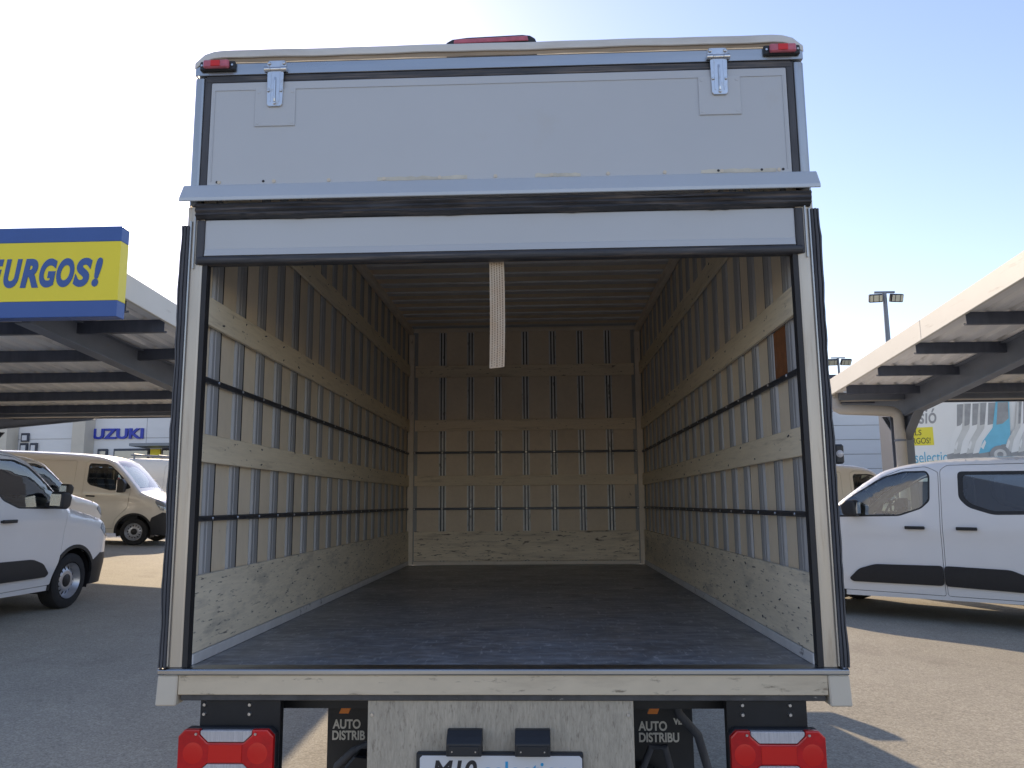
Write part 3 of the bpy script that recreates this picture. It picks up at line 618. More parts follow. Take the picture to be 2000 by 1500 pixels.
# ------------------------------------------------------------------ vehicles
def pip(p, poly):
    x, y = p; c = False; j = len(poly) - 1
    for i in range(len(poly)):
        xi, yi = poly[i]; xj, yj = poly[j]
        if (yi > y) != (yj > y) and x < (xj - xi) * (y - yi) / (yj - yi) + xi: c = not c
        j = i
    return c
def rounded(poly, r, n=4):
    out = []; N = len(poly)
    for i in range(N):
        p = Vector(poly[i]); a = Vector(poly[i - 1]) - p; b = Vector(poly[(i + 1) % N]) - p
        d = min(r, a.length * 0.45, b.length * 0.45); A = p + a.normalized() * d; B = p + b.normalized() * d
        for k in range(n + 1):
            t = k / n; q = A * (1 - t) ** 2 + p * 2 * t * (1 - t) + B * t * t; out.append((q.x, q.y))
    return out
def inset(poly, d):
    N = len(poly); area = sum(poly[i][0] * poly[(i + 1) % N][1] - poly[(i + 1) % N][0] * poly[i][1] for i in range(N))
    sg = 1 if area > 0 else -1; out = []
    for i in range(N):
        p = Vector(poly[i]); a = (p - Vector(poly[i - 1])).normalized(); b = (Vector(poly[(i + 1) % N]) - p).normalized()
        na = Vector((-a.y, a.x)) * sg; nb = Vector((-b.y, b.x)) * sg; m = na + nb
        m = m / max(0.35, m.length_squared / 2) if m.length > 1e-6 else na
        q = p + m * d; out.append((q.x, q.y))
    return out
def resample(poly, step, closed=True):
    out = []; N = len(poly)
    for i in range(N if closed else N - 1):
        a = Vector(poly[i]); b = Vector(poly[(i + 1) % N]); k = max(1, int((b - a).length / step))
        for j in range(k): q = a.lerp(b, j / k); out.append((q.x, q.y))
    if not closed: out.append(tuple(poly[-1]))
    return out
def catmull(pts, n=6):
    out = []
    for i in range(len(pts) - 1):
        p0 = Vector(pts[max(i - 1, 0)]); p1 = Vector(pts[i]); p2 = Vector(pts[i + 1]); p3 = Vector(pts[min(i + 2, len(pts) - 1)])
        for k in range(n):
            t = k / n
            q = 0.5 * ((2 * p1) + (p2 - p0) * t + (2 * p0 - 5 * p1 + 4 * p2 - p3) * t * t + (3 * p1 - p0 - 3 * p2 + p3) * t ** 3); out.append((q.x, q.y))
    out.append(tuple(pts[-1])); return out
def circ(cx, cz, r, n=28): return [(cx + r * math.cos(2 * math.pi * k / n), cz + r * math.sin(2 * math.pi * k / n)) for k in range(n)]

def wheel(root, x, y, r, w, side, rim_mat='rim_steel', flat=False):
    """wheel centred at (x, y, r); its face points to side"""
    wh = empty('wheel', (0, 0, 0), root) if not flat else root
    ax = (0, side, 0); c = (x, y, r); h = w / 2; rr = r * 0.64
    prof = [(rr, -h * 0.8), (rr * 1.06, -h * 0.98), (r * 0.9, -h), (r * 0.97, -h * 0.86), (r * 0.995, -h * 0.55), (r, 0), (r * 0.995, h * 0.55), (r * 0.97, h * 0.86), (r * 0.90, h), (rr * 1.06, h * 0.98), (rr, h * 0.8), (rr * 0.98, h * 0.3), (rr * 0.98, -h * 0.8)]
    MB().lathe(prof, c, ax, 40).build('tyre', 'tyre', wh, smooth=35)
    # dished steel disc with a ring of slots, cut by constrained triangulation
    holes = []
    for k in range(14):
        a = 2 * math.pi * k / 14; hx, hz = rr * 0.70 * math.cos(a), rr * 0.70 * math.sin(a)
        holes.append([(hx + (rr * 0.105 * math.cos(q)) * math.cos(a) - (rr * 0.062 * math.sin(q)) * math.sin(a), hz + (rr * 0.105 * math.cos(q)) * math.sin(a) + (rr * 0.062 * math.sin(q)) * math.cos(a)) for q in [2 * math.pi * j / 8 for j in range(8)]])
    V, E, seen = [], [], 0
    for loop in [circ(0, 0, rr, 40)] + holes + [circ(0, 0, rr * q, 24) for q in (0.92, 0.84, 0.56, 0.46, 0.30)]:
        n0 = len(V); V += [Vector(p) for p in loop]; E += [(n0 + i, n0 + (i + 1) % len(loop)) for i in range(len(loop))]
    ov, oe, of, *_ = delaunay_2d_cdt(V, E, [], 0, 1e-5)
    def dish(rad):
        q = rad / rr
        if q > 0.92: return h * (0.62 + 0.34 * (q - 0.92) / 0.08)
        if q > 0.84: return h * (0.30 + 0.32 * (q - 0.84) / 0.08)
        if q > 0.50: return h * (0.30 + 0.34 * (0.84 - q) / 0.34)
        return h * 0.58
    mb = MB(); vv = [mb.bm.verts.new((x + p.x, y + side * dish(p.length), r + p.y)) for p in ov]
    for f in of:
        cx = sum(ov[i].x for i in f) / 3; cz = sum(ov[i].y for i in f) / 3
        if any(pip((cx, cz), hl) for hl in holes): continue
        try: mb.bm.faces.new([vv[i] for i in f])
        except ValueError: pass
    mb.build('rim', rim_mat, wh, smooth=35)
    mb = MB().lathe([(0, h * 0.72), (rr * 0.28, h * 0.70), (rr * 0.36, h * 0.60), (rr * 0.37, h * 0.5)], c, ax, 24); mb.lathe([(rr * 0.9, h * 0.02), (0, h * 0.02)], c, ax, 24)
    mb.build('hub', 'hub_black', wh, smooth=35)
    return wh

def make_vehicle(root, sp):
    """body shell as two skinned sides (cut along door, window and arch outlines) joined by a lofted strip"""
    flat = sp.get('flat', False)
    prof = catmull(sp['profile'], 6)
    zb = sp['zb']; L = sp['L']; W0 = sp['W']
    outline = resample(prof, 0.06, False)
    outline += resample([prof[-1], prof[0]], 0.08, False)[1:-1]
    def top(x):
        best = 0
        for (xa, za), (xb, zc) in zip(prof, prof[1:]):
            if min(xa, xb) <= x <= max(xa, xb) and abs(xb - xa) > 1e-6:
                best = max(best, za + (zc - za) * (x - xa) / (xb - xa))
        return best if best else max(z for _, z in prof)
    nose = [p for p in prof if p[0] < 0.6]
    def xf(z):
        zs = [(abs(p[1] - z), p[0]) for p in prof if p[0] < L * 0.4]; return min(zs)[1] if zs else 0
    topc = {}
    def wid(x, z):
        k = round(x, 2)
        if k not in topc: topc[k] = top(x)
        w = W0; rc = sp.get('rc', 0.42)
        d = max(0, x - sp.get('x0', 0))
        if d < rc: w -= sp.get('nose_in', 0.20) * (1 - math.sqrt(max(0, 1 - ((rc - d) / rc) ** 2)))
        dr_ = L - x
        if dr_ < 0.15: w -= 0.07 * (1 - math.sqrt(max(0, 1 - ((0.15 - dr_) / 0.15) ** 2)))
        dt = max(0, topc[k] - z); rt_ = 0.16
        if dt < rt_: w -= sp.get('shoulder', 0.09) * (1 - math.sqrt(max(0, 1 - ((rt_ - dt) / rt_) ** 2)))
        if z > sp['belt']: w -= (z - sp['belt']) * sp.get('tumble', 0.13)
        if z < 0.5: w -= (0.5 - z) * 0.14
        w += 0.012 * math.exp(-((z - sp['belt'] + 0.12) / 0.07) ** 2)
        return w
    arches = [[(cx + sp['arch'] * math.cos(t), sp['r'] + sp['arch'] * math.sin(t)) for t in [math.pi * 2 * k / 40 for k in range(40)]] for cx in sp['axles']]
    regions = []      # (part, polygon, offset, material, parent part)
    loops = [resample(a, 0.05) for a in arches]
    for nm, poly, off, mt, par, rnd_, gap in sp['regions']:
        pl = rounded(poly, rnd_) if rnd_ else poly
        pl = resample(pl, 0.06); loops.append(pl)
        inn = inset(pl, gap) if gap else pl
        if gap: loops.append(inn)
        regions.append((nm, pl, inn, off, mt, par))
    V, E = [], []
    def add_loop(lp):
        n0 = len(V); V.extend(Vector(p) for p in lp); E.extend((n0 + i, n0 + (i + 1) % len(lp)) for i in range(len(lp)))
    add_loop(outline)
    for lp in loops: add_loop(lp)
    gx = 0.07
    i = 0.03
    while i < L:
        j = zb + 0.03
        while j < top(i) - 0.02:
            V.append(Vector((i, j))); j += gx
        i += gx
    # extra rows near the top edge for the rounded shoulder
    for px, pz in outline:
        for d in (0.012, 0.035, 0.075):
            if pz > zb + 0.15 and 0.02 < px < L - 0.02: V.append(Vector((px, pz - d)))
    ov, oe, of, *_ = delaunay_2d_cdt(V, E, [], 0, 1e-4)
    cls = {}
    for f in of:
        c = (sum(ov[i].x for i in f) / 3, sum(ov[i].y for i in f) / 3)
        if not pip(c, outline) or any(pip(c, a) for a in arches): continue
        key = 'body'
        for k, (nm, pl, inn, off, mt, par) in enumerate(regions):
            if pip(c, inn): key = k
            elif pip(c, pl): key = None
        if key is not None: cls.setdefault(key, []).append(f)
    made = {}
    for side in (-1, 1):
        made = {}
        for key in ['body'] + list(range(len(regions))):
            if key not in cls: continue
            nm, off, mt, par = ('side_panel', 0.0, sp['paint'], None) if key == 'body' else (regions[key][0], regions[key][3], regions[key][4], regions[key][5])
            mb = MB(); vm = {}
            def vert(i):
                if i not in vm:
                    p = ov[i]; vm[i] = mb.bm.verts.new((p.x, side * (wid(p.x, p.y) + off), p.y))
                return vm[i]
            for f in cls[key]:
                try: mb.bm.faces.new([vert(i) for i in f])
                except ValueError: pass
            # returned edges
            th = 0.03 if off <= 0.012 else off + 0.004
            if 'glass' not in nm and 'window' not in nm:
                be = [e for e in mb.bm.edges if len(e.link_faces) == 1]
                ret = bmesh.ops.extrude_edge_only(mb.bm, edges=be)
                for g in ret['geom']:
                    if isinstance(g, bmesh.types.BMVert): g.co.y -= side * th
            pr = root if (flat or par is None) else made.get(par, root)
            o = mb.build(nm, mt, pr, smooth=32); made.setdefault(nm, o)
    # strip over nose, bonnet, windscreen, roof and tail
    ws0, ws1 = sp['ws']
    ts = [-1, -0.985, -0.95, -0.88, -0.84, -0.7, -0.5, -0.25, 0, 0.25, 0.5, 0.7, 0.84, 0.88, 0.95, 0.985, 1]
    pr2 = resample(prof, 0.06, False)
    bins = {}
    rows = []
    for i, (x, z) in enumerate(pr2):
        a = Vector(pr2[max(i - 1, 0)]); b = Vector(pr2[min(i + 1, len(pr2) - 1)]); t = (b - a).normalized(); nrm = Vector((-t.y, t.x))
        w = wid(x, z); cr = sp.get('crown', 0.035) if z > 1.0 else 0.07
        if x > L - 0.3 and z < 1.5: cr = 0.02
        rows.append([(x + nrm.x * cr * (1 - q * q), w * q, z + nrm.y * cr * (1 - q * q)) for q in ts])
    def band(i, q):
        x, z = pr2[i]
        if ws0[0] + 0.05 < x < ws1[0] - 0.03 and z > ws0[1]: return 'glass' if abs(q) < 0.86 else 'paint'
        for (nm, xa, xb, za, zc, qa, qb) in sp['bands']:
            if xa <= x <= xb and za <= z <= zc and qa <= abs(q) <= qb: return nm
        return 'paint'
    names = {'paint': ('roof_and_bonnet', sp['paint']), 'glass': ('windscreen', 'glass_clear'), 'bumper': ('bumper', 'car_trim'), 'rearbumper': ('rear_bumper', 'car_trim'), 'grille': ('grille', 'car_trim'),
             'head': ('headlamp', 'head_glass'), 'rearglass': ('rear_window', 'glass_dark'), 'tail': ('tail_lamp', 'lens_red')}
    out = {}
    for i in range(len(rows) - 1):
        for k in range(len(ts) - 1):
            out.setdefault(band(i, (ts[k] + ts[k + 1]) / 2), []).append((i, k))
    for nm, cells in out.items():
        mb = MB(); vm = {}
        def vert(i, k):
            if (i, k) not in vm: vm[(i, k)] = mb.bm.verts.new(rows[i][k])
            return vm[(i, k)]
        for i, k in cells: mb.bm.faces.new((vert(i, k), vert(i, k + 1), vert(i + 1, k + 1), vert(i + 1, k)))
        mb.build(names[nm][0], names[nm][1], root, smooth=50)
    # underbody, arches, wheels, cabin
    ax0, ax1 = sp['axles'][0], sp['axles'][-1]
    cut = sp['arch'] + 0.02
    for xa, xb in ((0.25, ax0 - cut), (ax0 + cut, ax1 - cut) if ax1 > ax0 else (ax0 + cut, L - 0.1), (ax1 + cut, L - 0.15)):
        if xb - xa > 0.05: box('underbody', 'interior', root, xa, xb, -W0 * 0.86, W0 * 0.86, zb + 0.03, 0.52)
    for cx in sp['axles']:
        for side in (-1, 1):
            mb = MB(); rows_ = []
            for k in range(17):
                t = math.pi * (-0.1 + 1.2 * k / 16); q = sp['arch'] + 0.004
                rows_.append([(cx + q * math.cos(t), side * (W0 - 0.045), sp['r'] + q * math.sin(t)), (cx + q * math.cos(t), side * (W0 - 0.36), sp['r'] + q * math.sin(t))])
            mb.grid(rows_); mb.bm.faces.new([mb.bm.verts.new((cx + (sp['arch'] + 0.004) * math.cos(math.pi * k / 16), side * (W0 - 0.36), sp['r'] + (sp['arch'] + 0.004) * math.sin(math.pi * k / 16))) for k in range(17)])
            mb.build('arch_liner', 'car_trim', root, smooth=True)
            wheel(root, cx, side * (W0 - 0.03 - sp['tw'] / 2), sp['r'], sp['tw'], side, flat=flat)
    zfl = 0.52
    bx = sp['cab_back']
    box('cabin_floor', 'interior', root, ax0 + 0.2, bx, -W0 + 0.12, W0 - 0.12, zfl + 0.002, zfl + 0.03)
    MB().prism([(ws0[0] + 0.02, 0.56), (ws0[0] + 0.05, ws0[1] - 0.06), (ws0[0] + 0.50, ws0[1] - 0.05), (ws0[0] + 0.60, ws0[1] - 0.14), (ws0[0] + 0.52, 0.56)], 1, -W0 + 0.13, W0 - 0.13).build('dashboard', 'interior', root, 0.02)
    for yy in (-0.36, 0.36):
        sx = sp['seat_x']; sz = sp['seat_z']
        mb = MB().box(sx, sx + 0.50, yy - 0.24, yy + 0.24, sz - 0.12, sz + 0.04)
        mb.prism([(sx + 0.40, sz + 0.02), (sx + 0.54, sz), (sx + 0.70, sz + 0.60), (sx + 0.60, sz + 0.62)], 1, yy - 0.23, yy + 0.23)
        mb.box(sx + 0.63, sx + 0.73, yy - 0.13, yy + 0.13, sz + 0.64, sz + 0.84)
        mb.build('seat', 'seat_cloth', root, 0.03, seg=2)
    mb = MB(); cx_, cz_ = ws0[0] + 0.66, ws0[1] + 0.02
    mb.tube([(cx_ + 0.07 * math.sin(t) * 1.0, -0.36 + 0.18 * math.cos(t), cz_ + 0.17 * math.sin(t)) for t in [2 * math.pi * k / 20 for k in range(21)]], 0.014, 8)
    mb.build('steering_wheel', 'interior', root, smooth=True)
    mb = MB().box(ws1[0] - 0.10, ws1[0] - 0.07, -0.11, 0.11, ws1[1] - 0.14, ws1[1] - 0.075); mb.build('rear_view_mirror', 'interior', root, 0.01)
    if sp.get('bulkhead'): box('bulkhead', 'interior', root, bx, bx + 0.03, -W0 + 0.13, W0 - 0.13, 0.53, sp['bulkhead'])
    # mirrors and handles
    for side in (-1, 1):
        mx, mz, mh, mw_ = sp['mirror']
        wy = wid(mx, mz)
        mb = MB().prism([(mx - 0.08, mz - mh / 2 + 0.02), (mx - 0.10, mz + mh * 0.2), (mx - 0.03, mz + mh / 2), (mx + 0.07, mz + mh / 2), (mx + 0.09, mz - mh / 2), (mx - 0.02, mz - mh / 2 - 0.01)], 1, *sorted((side * (wy + 0.06), side * (wy + 0.06 + mw_))))
        mm = mb.build('wing_mirror', 'car_trim', root, 0.03, seg=3, smooth=60)
        if not flat:
            MB().prism([(mx + 0.07, mz - mh / 2 + 0.03), (mx + 0.094, mz + mh / 2 - 0.03), (mx + 0.098, mz + mh / 2 - 0.03), (mx + 0.098, mz - mh / 2 + 0.03)], 1, *sorted((side * (wy + 0.08), side * (wy + 0.04 + mw_)))).build('mirror_glass', 'chrome', mm)
            MB().box(mx - 0.03, mx + 0.06, *sorted((side * (wy - 0.01), side * (wy + 0.075))), mz - mh / 2 + 0.0, mz - mh / 2 + 0.06).build('arm', 'car_trim', mm, 0.01)
        for hx, hz in sp['handles']:
            wy = wid(hx, hz)
            mb = MB().box(hx - 0.105, hx + 0.105, *sorted((side * (wy + 0.018), side * (wy + 0.042))), hz - 0.016, hz + 0.020)
            mb.box(hx - 0.10, hx - 0.07, *sorted((side * (wy - 0.01), side * (wy + 0.03))), hz - 0.012, hz + 0.012); mb.box(hx + 0.07, hx + 0.10, *sorted((side * (wy - 0.01), side * (wy + 0.03))), hz - 0.012, hz + 0.012)
            mb.build('door_handle', sp.get('handle_mat', 'car_trim'), root, 0.008, seg=2)
    return root

def place(o, px, py, lx, ly, phi, z=None, k=1.0):
    """put the vehicle so that its local point (lx, ly) stands over (px, py), heading phi right of +Y, standing on the ground"""
    e = 0.5
    nx = -(gz(px + e, py) - gz(px - e, py)) / (2 * e); ny = -(gz(px, py + e) - gz(px, py - e)) / (2 * e)
    upv = Vector((nx, ny, 1)).normalized(); back = Vector((-math.sin(phi), -math.cos(phi), 0)); back = (back - upv * back.dot(upv)).normalized()
    yv = upv.cross(back); m = Matrix((back, yv, upv)).transposed().to_4x4()
    m.translation = Vector((px, py, gz(px, py) if z is None else z)) - (back * lx + yv * ly) * k; o.matrix_world = m @ Matrix.Scale(k, 4)

small = dict(L=4.40, W=0.925, zb=0.235, belt=1.16, arch=0.385, r=0.325, tw=0.205, axles=(0.82, 3.675), paint='car_white',
    profile=[(0.10, 0.24), (0.03, 0.38), (0.0, 0.58), (0.015, 0.78), (0.07, 0.92), (0.20, 1.01), (0.55, 1.10), (0.90, 1.175), (1.02, 1.22), (1.32, 1.455), (1.62, 1.665), (1.78, 1.742), (2.05, 1.800), (2.5, 1.835), (3.2, 1.84), (3.95, 1.81), (4.18, 1.775), (4.29, 1.66), (4.36, 1.30), (4.39, 0.95), (4.395, 0.60), (4.36, 0.30)],
    ws=((0.98, 1.19), (1.75, 1.73)), cab_back=4.1, seat_x=1.62, seat_z=0.86, mirror=(1.40, 1.29, 0.19, 0.16), handles=((2.07, 1.065), (2.60, 1.065)),
    regions=[
        ('front_bumper', [(-0.1, 0.2), (0.42, 0.2), (0.52, 0.50), (0.30, 0.62), (-0.1, 0.60)], 0.004, 'car_trim', None, 0, 0.0),
        ('arch_trim', circ(0.82, 0.325, 0.425, 44), 0.008, 'car_trim', None, 0, 0.0),
        ('arch_trim', circ(3.675, 0.325, 0.425, 44), 0.008, 'car_trim', None, 0, 0.0),
        ('headlamp', [(0.02, 0.78), (0.20, 0.82), (0.36, 0.93), (0.30, 0.99), (0.10, 0.94)], 0.003, 'head_glass', None, 0.03, 0.004),
        ('front_door', [(1.06, 1.165), (1.10, 0.62), (1.20, 0.315), (2.335, 0.315), (2.335, 1.70), (2.20, 1.765), (1.95, 1.745), (1.72, 1.655), (1.36, 1.42)], 0.0, 'car_white', None, 0.03, 0.006),
        ('rear_door', [(2.35, 0.315), (3.24, 0.315), (3.42, 0.78), (3.46, 1.70), (3.40, 1.775), (2.42, 1.775), (2.35, 1.72)], 0.0, 'car_white', None, 0.03, 0.006),
        ('window_frame', [(1.10, 1.175), (1.06, 1.19), (1.40, 1.455), (1.74, 1.655), (1.96, 1.715), (2.21, 1.715), (2.245, 1.66), (2.235, 1.37), (2.14, 1.28), (1.90, 1.195)], 0.001, 'car_trim', 'front_door', 0.035, 0.0),
        ('window_glass', [(1.305, 1.20), (1.305, 1.385), (1.42, 1.455), (1.75, 1.642), (1.96, 1.698), (2.195, 1.698), (2.225, 1.66), (2.215, 1.38), (2.13, 1.295), (1.89, 1.212)], -0.006, 'glass_clear', 'front_door', 0.03, 0.0),
        ('quarter_glass', [(1.17, 1.20), (1.275, 1.20), (1.275, 1.355), (1.21, 1.31)], -0.006, 'glass_clear', 'front_door', 0.012, 0.0),
        ('window_frame', [(2.53, 1.70), (3.36, 1.69), (3.36, 1.23), (2.86, 1.22), (2.62, 1.30), (2.53, 1.40)], 0.001, 'car_trim', 'rear_door', 0.05, 0.0),
        ('window_glass', [(2.58, 1.660), (3.32, 1.652), (3.32, 1.27), (2.87, 1.26), (2.66, 1.335), (2.58, 1.42)], -0.004, 'glass_dark', 'rear_door', 0.04, 0.0),
        ('window_frame', [(3.55, 1.68), (4.12, 1.65), (4.18, 1.32), (4.10, 1.24), (3.53, 1.24)], 0.001, 'car_trim', None, 0.05, 0.0),
        ('window_glass', [(3.59, 1.645), (4.08, 1.62), (4.13, 1.34), (4.07, 1.28), (3.57, 1.28)], -0.004, 'glass_dark', None, 0.04, 0.0),
        ('cladding', [(1.30, 0.455), (1.42, 0.575), (1.60, 0.635), (2.328, 0.650), (2.328, 0.430), (1.34, 0.420)], 0.022, 'car_trim', 'front_door', 0.04, 0.0),
        ('cladding', [(2.342, 0.650), (2.98, 0.640), (3.12, 0.585), (3.30, 0.46), (3.27, 0.405), (2.342, 0.428)], 0.022, 'car_trim', 'rear_door', 0.04, 0.0),
        ('tail_lamp', [(4.26, 0.85), (4.37, 0.85), (4.36, 1.30), (4.27, 1.28)], 0.002, 'lens_red', None, 0.02, 0.004),
    ],
    bands=[('bumper', 0, 0.3, 0, 0.56, 0, 1), ('grille', 0, 0.3, 0.60, 0.80, 0, 0.68), ('head', 0, 0.3, 0.76, 0.92, 0.70, 1), ('rearglass', 4.2, 4.5, 1.2, 1.66, 0, 0.85), ('rearbumper', 4.2, 4.5, 0, 0.55, 0, 1), ('tail', 4.2, 4.5, 0.85, 1.3, 0.9, 1)])

van_r = empty('small_van')
tag(van_r, 'white passenger van with black side cladding parked right of the truck', 'van', 'small vans with black side cladding')
make_vehicle(van_r, small)
place(van_r, 4.80, 6.95, 2.35, -0.925, R(-51), None, 1.035)
van_l = copy_tree(van_r); van_l.name = 'small_van'
tag(van_l, 'white van cut off by the left picture edge, nose and front wheel showing', 'van')
place(van_l, -5.49, 6.86, 0.82, 0.925, R(2))
van_m = copy_tree(van_r); van_m.name = 'small_van'
tag(van_m, 'white van half hidden behind the leftmost van, only its bonnet peeking out', 'van')
place(van_m, -8.35, 11.75, 0.82, 0.925, R(6))

big = dict(L=5.05, W=1.0, zb=0.27, belt=1.35, arch=0.43, r=0.345, tw=0.215, axles=(0.86, 4.04), paint='car_cream', tumble=0.10, crown=0.045, rc=0.55, nose_in=0.24,
    profile=[(0.12, 0.28), (0.03, 0.42), (0.0, 0.62), (0.02, 0.86), (0.09, 1.03), (0.22, 1.13), (0.48, 1.23), (0.74, 1.33), (0.84, 1.40), (1.12, 1.71), (1.40, 1.99), (1.56, 2.11), (1.82, 2.19), (2.3, 2.235), (3.2, 2.25), (4.5, 2.24), (4.86, 2.21), (4.97, 2.08), (5.02, 1.5), (5.04, 1.0), (5.04, 0.6), (5.0, 0.32)],
    ws=((0.80, 1.37), (1.56, 2.11)), cab_back=2.35, seat_x=1.45, seat_z=1.02, mirror=(1.20, 1.50, 0.34, 0.20), handles=((1.98, 1.20),), bulkhead=2.10,
    regions=[
        ('front_bumper', [(-0.1, 0.2), (0.42, 0.2), (0.50, 0.50), (0.44, 0.72), (0.20, 0.86), (-0.1, 0.82)], 0.006, 'car_trim', None, 0, 0.0),
        ('arch_trim', circ(0.86, 0.345, 0.475, 44), 0.008, 'car_trim', None, 0, 0.0),
        ('headlamp', [(0.06, 0.88), (0.26, 0.92), (0.40, 1.12), (0.38, 1.20), (0.24, 1.13), (0.10, 1.02)], 0.004, 'head_glass', None, 0.04, 0.004),
        ('front_door', [(1.02, 1.42), (1.06, 0.95), (1.34, 0.62), (1.36, 0.40), (2.20, 0.40), (2.20, 2.04), (2.10, 2.10), (1.70, 2.10), (1.50, 1.98)], 0.0, 'car_cream', None, 0.04, 0.006),
        ('sliding_door', [(2.42, 0.40), (3.52, 0.40), (3.52, 2.06), (2.42, 2.08)], 0.0, 'car_cream', None, 0.05, 0.006),
        ('window_frame', [(1.08, 1.42), (1.02, 1.46), (1.30, 1.76), (1.56, 1.985), (1.68, 2.03), (2.08, 2.03), (2.12, 1.98), (2.12, 1.56), (2.04, 1.48), (1.52, 1.36)], 0.001, 'car_trim', 'front_door', 0.05, 0.0),
        ('window_glass', [(1.16, 1.45), (1.34, 1.76), (1.58, 1.965), (1.69, 2.005), (2.07, 2.005), (2.09, 1.97), (2.09, 1.57), (2.03, 1.505), (1.51, 1.39)], -0.006, 'glass_clear', 'front_door', 0.04, 0.0),
        ('side_rail', [(3.55, 1.30), (4.85, 1.30), (4.85, 1.325), (3.55, 1.325)], 0.002, 'car_trim', None, 0, 0.0),
        ('tail_lamp', [(4.90, 0.9), (5.01, 0.9), (4.99, 1.6), (4.91, 1.6)], 0.002, 'lens_red', None, 0.02, 0.004),
    ],
    bands=[('bumper', 0, 0.3, 0, 0.78, 0, 1), ('grille', 0, 0.35, 0.80, 0.98, 0, 0.68), ('head', 0, 0.4, 0.9, 1.14, 0.72, 1), ('rearbumper', 4.8, 5.1, 0, 0.6, 0, 1), ('tail', 4.8, 5.1, 0.9, 1.6, 0.9, 1)])
big_l = empty('cargo_van')
tag(big_l, 'cream panel van with black mirror parked behind the leftmost white van', 'van', 'large panel vans')
make_vehicle(big_l, big)
place(big_l, -9.15, 15.3, 0.86, 1.0, R(82), None, 0.89)
big_f = copy_tree(big_l); big_f.name = 'cargo_van'
tag(big_f, 'far white panel van with roof rack just left of the truck', 'van')
place(big_f, -9.0, 21.5, 0.86, 1.0, R(84), None, 0.92)
rack = empty('roof_rack', parent=big_f)
for yy in (-0.8, 0.8): MB().tube([(1.9, yy, 2.36), (4.7, yy, 2.36)], 0.03, 8).build('rail', 'pole_grey', rack)
for xx in (2.0, 2.9, 3.8, 4.6): MB().tube([(xx, -0.85, 2.38), (xx, 0.85, 2.38)], 0.03, 8).build('cross_bar', 'pole_grey', rack)
for xx in (2.0, 4.6):
    for yy in (-0.8, 0.8): MB().cyl((xx, yy, 2.15), (xx, yy, 2.36), 0.03, None, 8).build('foot', 'pole_grey', rack)
big_r = copy_tree(big_l); big_r.name = 'cargo_van'
tag(big_r, 'white panel van behind the passenger van, roof and cab just right of the truck', 'van')
place(big_r, 7.65, 14.3, 0.86, 1.0, R(75), None, 0.92)

# cab of the truck (its shadow falls on the open ground to the right)
cabspec = dict(big); cabspec.update(L=2.30, axles=(0.86,), flat=True, handles=((1.98, 1.20),), cab_back=2.15, paint='gelcoat', bulkhead=None,
    profile=[(0.12, 0.28), (0.03, 0.42), (0.0, 0.62), (0.02, 0.86), (0.09, 1.03), (0.22, 1.13), (0.48, 1.23), (0.74, 1.33), (0.84, 1.40), (1.12, 1.71), (1.40, 1.99), (1.56, 2.11), (1.82, 2.19), (2.1, 2.22), (2.24, 2.18), (2.29, 2.0), (2.30, 1.2), (2.29, 0.4)])
cabspec['regions'] = [r for r in big['regions'] if r[0] not in ('sliding_door', 'side_rail', 'tail_lamp')]
cabspec['bands'] = big['bands'][:3]
cab = empty('cab', parent=truck)
make_vehicle(cab, cabspec)
cab.matrix_world = Matrix.Translation((0, 6.85, 0.03)) @ Matrix.Rotation(R(-90), 4, 'Z')
for s in (-1, 1):
    wh = wheel(truck, 0, 0, 0.33, 0.19, s); wh.location = (s * 0.60, 1.15, 0); wh.rotation_euler = (0, 0, R(-90))
MB().cyl((-0.6, 1.15, 0.33), (0.6, 1.15, 0.33), 0.05, None, 12).build('rear_axle', 'black_metal', truck)

